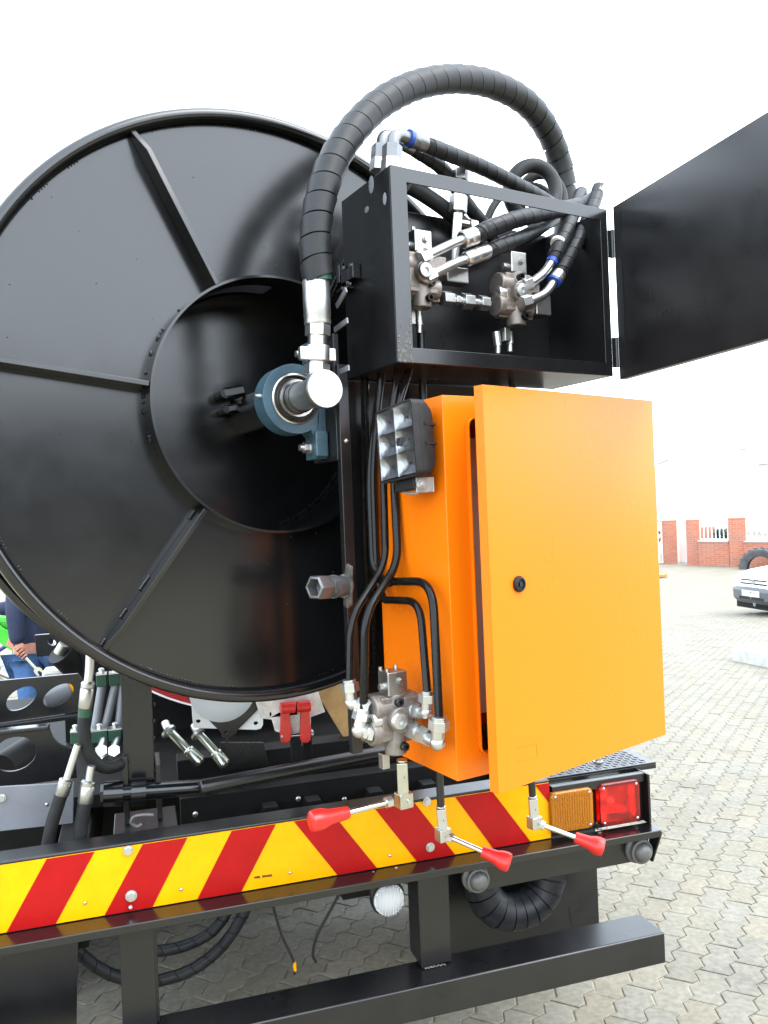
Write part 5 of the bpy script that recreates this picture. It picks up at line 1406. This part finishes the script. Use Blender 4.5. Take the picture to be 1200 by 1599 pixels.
# ---- white hatchback
car = thing('hatchback_car', 'white hatchback with grey front bumper parked at the right edge', 'car', gp(1200, 955))
CP = gp(1179, 962)                       # ground below the middle of the nose
ch = V((-0.97, -0.225, 0)).normalized(); cl_ = V((-ch.y, ch.x, 0))
def cf(x, y, z): return CP + ch * x + cl_ * y + V((0, 0, z))
CARW = mat('white car paint', (0.80, 0.80, 0.79), 0.15, coat=0.6)
CARG = mat('grey bumper plastic', (0.075, 0.08, 0.088), 0.5, var=0.15)
GLASS = mat('car window glass', (0.02, 0.025, 0.03), 0.03, spec=0.8)
def loft(secs, parent, name, mt, bev=0.02, ang=40):
    # sections: (x, half width, z0, z1)
    vs = []; fs = []; n = len(secs)
    for x, hw, z0, z1 in secs:
        ch_ = min(0.09, (z1 - z0) * 0.3)
        pr = [(-hw, z0), (hw, z0), (hw * 1.0, z0 + (z1 - z0) * 0.55), (hw * 0.97, z1 - ch_ * 0.6), (hw * 0.86, z1), (-hw * 0.86, z1), (-hw * 0.97, z1 - ch_ * 0.6), (-hw, z0 + (z1 - z0) * 0.55)]
        vs += [cf(x, y, z) for y, z in pr]
    k = 8
    for i in range(n - 1):
        for j in range(k): fs.append((i * k + j, i * k + (j + 1) % k, (i + 1) * k + (j + 1) % k, (i + 1) * k + j))
    fs += [tuple(range(k)), tuple((n - 1) * k + j for j in range(k - 1, -1, -1))]
    return part(name, MB().add(vs, fs), mt, parent, bev, 3, ang)
body = loft([(-0.02, 0.62, 0.46, 0.74), (-0.10, 0.74, 0.34, 0.80), (-0.45, 0.80, 0.26, 0.88), (-1.15, 0.82, 0.22, 0.96), (-2.2, 0.82, 0.22, 0.97), (-3.3, 0.81, 0.24, 0.97), (-3.75, 0.76, 0.36, 0.93)], car, 'body', CARW, 0.03, 50)
cab = loft([(-1.45, 0.72, 0.93, 0.97), (-1.95, 0.66, 0.93, 1.38), (-2.3, 0.66, 0.93, 1.42), (-3.1, 0.64, 0.93, 1.38), (-3.65, 0.66, 0.93, 1.0)], car, 'cabin', CARW, 0.03, 50)
part('windscreen', MB().slab([cf(-1.52, -0.60, 1.0), cf(-1.52, 0.60, 1.0), cf(-1.92, 0.54, 1.36), cf(-1.92, -0.54, 1.36)], (ch * 0.5 + ZZ * 0.8).normalized() * 0.012), GLASS, cab)
for sd in (-1, 1):
    part('side_window', MB().slab([cf(-1.7, sd * 0.715, 1.0), cf(-3.3, sd * 0.70, 1.0), cf(-3.0, sd * 0.665, 1.34), cf(-2.0, sd * 0.675, 1.34)], cl_ * sd * 0.012), GLASS, cab)
    part('headlight', MB().hexa([cf(-0.05, sd * 0.42, 0.62), cf(-0.09, sd * 0.70, 0.62), cf(-0.2, sd * 0.68, 0.62), cf(-0.2, sd * 0.42, 0.62), cf(-0.035, sd * 0.42, 0.76), cf(-0.10, sd * 0.71, 0.77), cf(-0.22, sd * 0.69, 0.77), cf(-0.2, sd * 0.42, 0.76)]), mat('headlight lens %d' % sd, (0.7, 0.72, 0.75), 0.1, metal=0.5), car, 0.01)
    for xw in (-0.72, -3.1):
        c = cf(xw, sd * 0.68, 0.29)
        wh = part('wheel', MB().lathe(c - cl_ * 0.09, cl_, [(0.19, 0.0), (0.27, 0.0), (0.29, 0.02), (0.29, 0.16), (0.27, 0.18), (0.19, 0.18)], 36, closed=True), RUBBER, car)
        part('rim', MB().lathe(c - cl_ * 0.085, cl_, [(0.0001, 0.03), (0.1, 0.02), (0.195, 0.0), (0.195, 0.17), (0.1, 0.15), (0.0001, 0.14)], 28), ZINCD, wh)
secs = [(-0.42, -0.815), (-0.16, -0.79), (-0.02, -0.66), (0.05, -0.4), (0.07, 0.0), (0.05, 0.4), (-0.02, 0.66), (-0.16, 0.79), (-0.42, 0.815)]
vs = []
for x, y in secs:
    k = 0.93
    vs += [cf(x * 1 - 0.06, y * 0.95, 0.25), cf(x, y, 0.33), cf(x + 0.01, y * 1.005, 0.50), cf(x - 0.02, y, 0.56), cf(x - 0.10, y * 0.95, 0.575), cf(x - 0.12, y * 0.9, 0.26)]
fs = []
for i in range(len(secs) - 1):
    for j in range(6): fs.append((i * 6 + j, i * 6 + (j + 1) % 6, (i + 1) * 6 + (j + 1) % 6, (i + 1) * 6 + j))
fs += [tuple(range(6)), tuple((len(secs) - 1) * 6 + j for j in range(5, -1, -1))]
bmp = part('front_bumper', MB().add(vs, fs), CARG, car, ang=25)
part('air_slot', MB().box(cf, 0.066, 0.071, -0.36, 0.36, 0.335, 0.385), RUBBER, bmp)
gr = part('grille', MB().box(cf, -0.03, -0.005, -0.40, 0.40, 0.63, 0.735), CARW, car, 0.005)
for z in (0.632, 0.708): part('slat', MB().box(cf, -0.006, 0.003, -0.40, 0.40, z, z + 0.028), RUBBER, gr)
part('emblem', MB().lathe(cf(0.0, 0, 0.682), ch, [(0.040, 0.0), (0.052, 0.0), (0.052, 0.01), (0.040, 0.01)], 24, closed=True).obox(cf(0.006, -0.012, 0.682), V((0, 0, 0.03)) + cl_ * 0.008, ch * 0.003, cl_ * 0.005).obox(cf(0.006, 0.012, 0.682), V((0, 0, 0.03)) - cl_ * 0.008, ch * 0.003, cl_ * 0.005), ZINC, gr)
plt = part('number_plate', MB().box(cf, 0.072, 0.078, -0.26, 0.26, 0.40, 0.515), mat('number plate white', (0.7, 0.7, 0.62), 0.4), bmp)
def text(s, origin, xd, zd, h, mt, parent, name='lettering'):
    cu = bpy.data.curves.new('t', 'FONT'); cu.body = s; cu.size = 1.0; cu.align_x = 'CENTER'; cu.align_y = 'CENTER'
    ob = bpy.data.objects.new('t', cu); COL.objects.link(ob)
    dg = bpy.context.evaluated_depsgraph_get(); me0 = bpy.data.meshes.new_from_object(ob.evaluated_get(dg))
    m = MB(); m.add([origin + xd * v.co.x * h + zd * v.co.y * h for v in me0.vertices], [tuple(p.vertices) for p in me0.polygons])
    bpy.data.objects.remove(ob); bpy.data.curves.remove(cu); bpy.data.meshes.remove(me0)
    return part(name, m, mt, parent, kind='stuff', flat=True, nofix=True)
text('CEY 30991', cf(0.0788, 0, 0.458), cl_ , ZZ, 0.095, RUBBER, plt)
part('tow_eye', MB().lathe(cf(0.02, 0.05, 0.24), ch, [(0.02, 0), (0.035, 0), (0.035, 0.015), (0.02, 0.015)], 16, closed=True), ZINC, car)
part('underbody', MB().box(cf, -3.6, -0.12, -0.70, 0.70, 0.12, 0.27), DARK, car)

# ---- planter kerb with dry leaves
KC = mat('pale kerb concrete', (0.42, 0.41, 0.38), 0.85, var=0.2, scale=8)
k0 = gp(1143, 1032); k1 = gp(1215, 1046); kd = V((k1.x - k0.x, k1.y - k0.y, 0)).normalized(); kn = V((-kd.y, kd.x, 0))
kerb = thing('planter_kerb', 'pale concrete planter kerb on the paving near the car', 'kerb', k0)
def kf(x, y, z): P = k0 + kd * x + kn * y; return V((P.x, P.y, gz(P.x, P.y) + z))
for x0, x1, y0, y1 in ((0, 2.2, 0, 0.10), (0, 0.10, 0.103, 0.9), (0.103, 2.2, 0.80, 0.9)): part('kerb_stone', MB().box(kf, x0, x1, y0, y1, -0.03, 0.16), KC, kerb, 0.012)
part('soil', MB().box(kf, 0.105, 2.2, 0.105, 0.795, -0.03, 0.10), mat('dry soil', (0.2, 0.15, 0.1), 0.9, var=0.3), kerb)
m = MB(); random.seed(5)
for i in range(260):
    P = kf(random.uniform(0.3, 2.1), random.uniform(0.12, 0.75), 0.11 + random.random() * 0.05); a = random.random() * 6; d = V((math.cos(a), math.sin(a), random.uniform(-.4, .4))); e = d.cross(ZZ)
    m.add([P - d * 0.03, P + e * 0.015, P + d * 0.03, P - e * 0.015], [(0, 1, 2, 3)])
part('dry_leaves', m, mat('dry orange leaves', (0.5, 0.24, 0.07), 0.7, var=0.3, scale=20), kerb, kind='stuff', flat=True, nofix=True)
# ---- plank
a, b = fp(1020, 903), fp(1040, 901.5); d = (b - a).normalized()
solo('timber_plank', MB().obox((a + b) / 2 + ZZ * 0.07, d * (b - a).length / 2, d.cross(ZZ) * 0.1, ZZ * 0.05), mat('weathered timber', (0.30, 0.17, 0.06), 0.7, var=0.3), 'brown timber plank lying on the yard right of the orange door', 'plank', bevel=0.01)
# ---- cypress behind the cabinet door
def conifer(P, h, r, label):
    t_ = thing('cypress_tree', label, 'tree', P)
    part('trunk', MB().cyl(P - ZZ * 0.1, P + ZZ * h * 0.8, 0.16, 0.05, n=10), mat('bark', (0.08, 0.055, 0.04), 0.9), t_)
    m = MB(); random.seed(21)
    for i in range(2600):
        z = random.random() ** 0.8; rr_ = r * (1 - z) ** 0.85 * math.sqrt(random.random()) * random.uniform(0.8, 1.1); a = random.random() * 2 * PI
        c = P + V((rr_ * math.cos(a), rr_ * math.sin(a), h * (0.06 + 0.94 * z)))
        d = V((math.cos(a) * 0.4, math.sin(a) * 0.4, 1)).normalized(); e = d.cross(V((random.gauss(0, 1), random.gauss(0, 1), 0.2))).normalized(); s_ = random.uniform(0.10, 0.2)
        m.add([c - d * s_, c + e * s_ * 0.4, c + d * s_ * 1.2, c - e * s_ * 0.4], [(0, 1, 2, 3)])
    part('crown', m, mat('dark cypress foliage', (0.03, 0.05, 0.028), 0.7, var=0.5, scale=3), t_, kind='stuff', flat=True, nofix=True)
P = fp(1001, 866); conifer(P, hgt(P, 1000, 640), 1.05, 'dark cypress tree just showing past the orange door edge')
# ---- lamp standard
P = fp(1030, 864)
lm = thing('lamp_standard', 'tall thin street lamp post showing beside the orange door', 'street lamp', P)
zt2 = hgt(P, 1023, 727)
part('pole', MB().cyl(P, P + ZZ * zt2, 0.09, 0.05, n=10), PALI, lm)
for sd in (-1, 1): part('lamp_head', MB().obox(P + ZZ * (zt2 + 0.1) + V((sd * 0.35, 0, 0.06)), V((0.28, 0, 0.1 * sd * sd)), V((0, 0.1, 0)), V((0, 0, 0.05))), GREYP, lm, 0.02)
# ---- pale sheds
P = V((28.5, 58, FZ))
sh = thing('warehouse', 'pale warehouse with a blue corner panel at the right edge', 'building', P)
zr = hgt(P, 1185, 724)
part('wall', MB().box(lambda x, y, z: P + V((x, y, z)), -0.6, 14, 0, 2.5, -0.1, zr), WHITE, sh)
part('roof', MB().hexa([P + V((-1.2, -0.6, zr + 0.01)), P + V((14.5, -0.6, zr + 0.01)), P + V((14.5, 3.0, zr + 0.01)), P + V((-1.2, 3.0, zr + 0.01)), P + V((-1.2, -0.6, zr + 0.15)), P + V((14.5, -0.6, zr + 0.15)), P + V((14.5, 3.0, zr + 0.5)), P + V((-1.2, 3.0, zr + 0.5))]), WHITE, sh)
part('blue_panel', MB().box(lambda x, y, z: P + V((x, y, z)), 0.55, 1.9, -0.06, -0.002, zr * 0.35, zr - 0.1), mat('sky blue cladding', (0.15, 0.35, 0.65), 0.5), sh)
P = V((32, 72, FZ)); tw = thing('water_tank_tower', 'pale water tank on a stand rising in the hazy distance', 'tower', P)
def tz(py): return hgt(P, 1163, py)
for x, y in ((-1, -1), (1, -1), (1, 1), (-1, 1)): part('leg', MB().cyl(P + V((x * 0.9, y * 0.9, 0)), P + V((x * 0.9, y * 0.9, tz(702))), 0.07, n=8), PALI, tw)
part('tank', MB().lathe(P + ZZ * tz(702), ZZ, [(0.0001, 0), (1.1, 0), (1.45, tz(692) - tz(702)), (1.45, tz(689) - tz(702)), (0.0001, tz(687) - tz(702))], 28), PALI, tw)

# ================================================================== BACKGROUND, LEFT: person and off-road bike
def skinned(name, verts, edges, radii, mt, parent, root=0, sub=2):
    loc = ROOTLOC[parent.name]
    me = bpy.data.meshes.new(name); me.from_pydata([tuple(V(v) - loc) for v in verts], edges, [])
    o = bpy.data.objects.new(name, me); link(o, parent); ROOTLOC[o.name] = loc
    md = o.modifiers.new('skin', 'SKIN'); md.use_smooth_shade = True
    for i, r in enumerate(radii):
        sv = me.skin_vertices[0].data[i]; sv.radius = r if isinstance(r, tuple) else (r, r); sv.use_root = (i == root)
    s_ = o.modifiers.new('sub', 'SUBSURF'); s_.levels = sub; s_.render_levels = sub
    me.materials.append(mt)
    return o
DNAVY = mat('navy work jacket', (0.008, 0.015, 0.042), 0.8, var=0.3, scale=18, bump=0.5, bscale=25)
DENIM = mat('blue denim', (0.04, 0.10, 0.24), 0.85, var=0.3, scale=30, bump=0.4, bscale=40)
SKIN = mat('skin', (0.32, 0.13, 0.08), 0.5, var=0.12, scale=60)
PD = 5.8
def pp(px, py, dy=0.0): d = line(px, py); return CAM + d * ((PD + dy) / d.dot(FW))
PF = V((pp(52, 1000).x, PD, gh(PD)))
man = thing('person', 'person in navy jacket and blue jeans holding a spanner', 'person', PF)
def mp(x, y, z): return PF + V((x, y, z))
# body faces left, left arm (towards the viewer) hanging with a spanner
sh_ = mp(-0.02, -0.17, 1.42)
elb = pp(22, 948, -0.22); wr = pp(28, 1008, -0.24)
verts = [mp(0, 0, 0.92), mp(0.0, 0, 1.12), mp(0.0, 0, 1.32), mp(-0.01, 0, 1.45), mp(-0.03, 0, 1.53), mp(-0.05, 0, 1.60),
         mp(-0.01, -0.12, 1.40), sh_, elb, wr, mp(-0.01, 0.12, 1.40), mp(-0.02, 0.18, 1.42), mp(-0.14, 0.22, 1.24), mp(-0.36, 0.18, 1.24),
         mp(0.0, -0.09, 0.86), mp(0.02, -0.10, 0.48), mp(0.04, -0.10, 0.08), mp(0.0, 0.09, 0.86), mp(-0.10, 0.10, 0.48), mp(-0.14, 0.10, 0.08)]
edges = [(0, 1), (1, 2), (2, 3), (3, 4), (4, 5), (3, 6), (6, 7), (7, 8), (8, 9), (3, 10), (10, 11), (11, 12), (12, 13), (0, 14), (14, 15), (15, 16), (0, 17), (17, 18), (18, 19)]
radii = [.13, .12, .13, .10, .055, .055, .075, .065, .045, .03, .075, .065, .045, .03, .085, .06, .042, .085, .06, .042]
skinned('body', verts, edges, radii, SKIN, man)
skinned('jacket', verts[:4] + verts[6:14], [(0, 1), (1, 2), (2, 3), (3, 4), (4, 5), (5, 6), (6, 7), (3, 8), (8, 9), (9, 10), (10, 11)], [(.165, .165), (.15, .15), .155, .12, .10, .085, .066, .052, .10, .085, .066, .052], DNAVY, man)
skinned('jeans', [verts[0]] + verts[14:], [(0, 1), (1, 2), (2, 3), (0, 4), (4, 5), (5, 6)], [.145, .105, .082, .072, .105, .082, .072], DENIM, man)
for c in (verts[16], verts[19]):
    part('boot', MB().ball(c + V((-0.07, 0, -0.03)), V((0.15, 0, 0)), V((0, 0.055, 0)), V((0, 0, 0.06)), 14, 8), RUBBER, man)
hc = mp(-0.07, 0, 1.68)
hd = part('head', MB().ball(hc, V((0.095, 0, 0)), V((0, 0.078, 0)), V((0, 0, 0.12)), 20, 14).ball(hc + V((-0.095, 0, -0.01)), V((0.02, 0, 0)), V((0, 0.014, 0)), V((0, 0, 0.025)), 8, 6).ball(hc + V((0, -0.078, 0)), V((0.02, 0, 0)), V((0, 0.01, 0)), V((0, 0, 0.03)), 8, 6).ball(hc + V((0, 0.078, 0)), V((0.02, 0, 0)), V((0, 0.01, 0)), V((0, 0, 0.03)), 8, 6), SKIN, man)
part('hair', MB().ball(hc + V((0.018, 0, 0.03)), V((0.092, 0, 0)), V((0, 0.084, 0)), V((0, 0, 0.105)), 18, 12), RUBBER, man)
for sd in (-1, 1): part('eye', MB().ball(hc + V((-0.083, sd * 0.032, 0.012)), V((0.01, 0, 0)), V((0, 0.013, 0)), V((0, 0, 0.008)), 8, 6), RUBBER, man)
part('mouth', MB().ball(hc + V((-0.086, 0, -0.055)), V((0.007, 0, 0)), V((0, 0.024, 0)), V((0, 0, 0.006)), 8, 6), REDC, man)
# hand closed on the spanner
wa, wb_ = pp(34, 1020, -0.25), pp(57, 1045, -0.25)
wd_ = (wb_ - wa).normalized(); gpnt = wa
hand = part('hand', MB().ball((wr + gpnt) / 2 + V((0, 0.0, 0.0)), V((0.040, 0, 0)), V((0, 0.022, 0)), V((0, 0, 0.048)), 14, 10), SKIN, man)
for i in range(4):
    c = gpnt + wd_ * (0.022 * (i - 1.5)); n_ = wd_.cross(V((0, 1, 0))).normalized(); f_ = V((0, -1, 0))
    pts = [c - n_ * -0.025 + f_ * 0.012, c + f_ * 0.024 + n_ * 0.008, c + f_ * 0.018 - n_ * 0.014, c - f_ * 0.004 - n_ * 0.02, c - f_ * 0.016 - n_ * 0.01][: 5 if i < 3 else 4]
    part('finger', MB().tube(spline(pts, 4), 0.0095 - 0.0006 * i, 8), SKIN, hand)
part('thumb', MB().tube(spline([wr.lerp(gpnt, 0.4) + V((-0.03, -0.01, 0)), gpnt + V((-0.03, -0.028, 0.012)), gpnt + V((-0.006, -0.032, -0.006))], 4), 0.011, 8), SKIN, hand)
sw = thing('spanner', 'chrome open ended spanner in the hand of the person', 'spanner', wa)
part('shank', MB().obox((wa + wb_) / 2, wd_ * (wb_ - wa).length * 0.56, V((0, 0.004, 0)), wd_.cross(V((0, 1, 0))) * 0.009), CHROME, sw, 0.002)
n_ = wd_.cross(V((0, 1, 0)))
jaw = [(-.022, -.008), (-.016, -.02), (.004, -.026), (.03, -.024), (.034, -.012), (.01, -.008), (.006, 0), (.01, .008), (.034, .014), (.03, .026), (.004, .026), (-.016, .02), (-.022, .008)]
part('jaw', MB().slab([wb_ + wd_ * (a + 0.012) + n_ * b + V((0, -0.005, 0)) for a, b in jaw], V((0, 0.01, 0))), CHROME, sw)

# ---- off-road motorcycle, its front half in view at the left edge
MD = 9.0
eng = CAM + line(20, 1040) * MD
MG = V((eng.x, MD, gh(MD)))
mc = thing('dirt_bike', 'green off road motorcycle with bright graphics at the left edge', 'motorcycle', MG + V((-0.5, 0, 0)))
def mf(x, y, z): return MG + V((x, y, z))
GRN = mat('acid green plastic', (0.03, 0.34, 0.02), 0.3); PNK = mat('pink graphic', (0.7, 0.15, 0.12), 0.35); BLU = mat('blue graphic', (0.03, 0.2, 0.55), 0.35); PUR = mat('purple frame paint', (0.06, 0.03, 0.2), 0.4)
for x in (0.62, -0.85):
    wh = part('wheel', MB().lathe(mf(x, -0.05, 0.33), V((0, 1, 0)), [(0.26, 0.01), (0.31, 0), (0.335, 0.03), (0.335, 0.07), (0.31, 0.1), (0.26, 0.09)], 36, closed=True), RUBBER, mc)
    part('rim', MB().lathe(mf(x, -0.03, 0.33), V((0, 1, 0)), [(0.235, 0), (0.258, 0), (0.258, 0.06), (0.235, 0.06)], 36, closed=True), BLACK2, wh)
    part('hub', MB().cyl(mf(x, -0.08, 0.33), mf(x, 0.08, 0.33), 0.05, n=16), ZINCD, wh)
    for k in range(12):
        a = 2 * PI * k / 12; part('spoke', MB().cyl(mf(x + .045 * math.cos(a), 0, .33 + .045 * math.sin(a)), mf(x + .24 * math.cos(a + .3), 0, .33 + .24 * math.sin(a + .3)), 0.002, n=5), ZINC, wh)
part('frame', MB().tube(round_path([mf(0.35, 0, 0.95), mf(0.22, 0, 0.35), mf(-0.25, 0, 0.28), mf(-0.32, 0, 0.55), mf(0.30, 0, 0.90)], 0.06), 0.022, 10).tube([mf(-0.30, 0, 0.55), mf(-0.85, 0, 0.36)], 0.024, 10), PUR, mc)
part('engine', MB().obox(mf(-0.02, 0, 0.42), V((0.15, 0, 0)), V((0, 0.12, 0)), V((0, 0, 0.11))).cyl(mf(0.05, 0, 0.5), mf(0.10, 0, 0.72), 0.075, n=20), ZINCD, mc, 0.03, 3)
part('clutch_cover', MB().cyl(mf(0.0, -0.12, 0.42), mf(0.0, -0.17, 0.42), 0.09, 0.075, n=28), ZINC, mc, 0.01)
part('exhaust', MB().tube(spline([mf(0.12, -0.1, 0.68), mf(0.24, -0.12, 0.6), mf(0.18, -0.16, 0.35), mf(-0.2, -0.17, 0.5), mf(-0.75, -0.18, 0.8)], 6), [0.03] * 19 + [0.05] * 6, 12), ZINCD, mc)
part('shroud', MB().slab([mf(-0.02, -0.16, 0.72), mf(0.14, -0.17, 0.62), mf(0.22, -0.17, 0.78), mf(0.12, -0.17, 1.02), mf(-0.2, -0.15, 1.04), mf(-0.25, -0.14, 0.92)], V((0, 0.02, 0)), [[mf(0.0, -0.16, 0.90), mf(0.1, -0.17, 0.86), mf(0.08, -0.17, 0.97), mf(-0.1, -0.16, 0.98)]]), GRN, mc, 0.004)
part('graphic', MB().slab([mf(0.02, -0.173, 0.73), mf(0.13, -0.173, 0.66), mf(0.17, -0.173, 0.76), mf(0.06, -0.173, 0.83)], V((0, 0.002, 0))), PNK, mc)
part('graphic', MB().slab([mf(0.14, -0.174, 0.78), mf(0.19, -0.174, 0.72), mf(0.20, -0.174, 0.80), mf(0.14, -0.174, 0.86)], V((0, 0.002, 0))), BLU, mc)
part('fuel_tank', MB().ball(mf(0.02, 0, 0.95), V((0.28, 0, 0)), V((0, 0.13, 0)), V((0, 0, 0.11)), 18, 10), GRN, mc)
part('seat', MB().obox(mf(-0.5, 0, 0.96), V((0.38, 0, 0.02)), V((0, 0.09, 0)), V((0, 0, 0.035))), RUBBER, mc, 0.02, 3)
for z, xa, xb in ((0.86, 0.3, 0.95), (0.93, -1.15, -0.7)):
    part('mudguard', MB().hexa([mf(xa, -0.07, z), mf(xb, -0.04, z - .06), mf(xb, 0.04, z - .06), mf(xa, 0.07, z), mf(xa, -0.06, z + .02), mf(xb, -0.03, z - .045), mf(xb, 0.03, z - .045), mf(xa, 0.06, z + .02)]), GRN, mc, 0.006)
for sd in (-1, 1): part('fork_leg', MB().cyl(mf(0.38, sd * 0.1, 1.05), mf(0.62, sd * 0.1, 0.33), 0.026, n=12), ZINC, mc)
part('handlebar', MB().tube(round_path([mf(0.25, -0.4, 1.16), mf(0.36, -0.2, 1.15), mf(0.38, -0.08, 1.08), mf(0.38, 0.08, 1.08), mf(0.36, 0.2, 1.15), mf(0.25, 0.4, 1.16)], 0.05), 0.012, 10), BLACK2, mc)
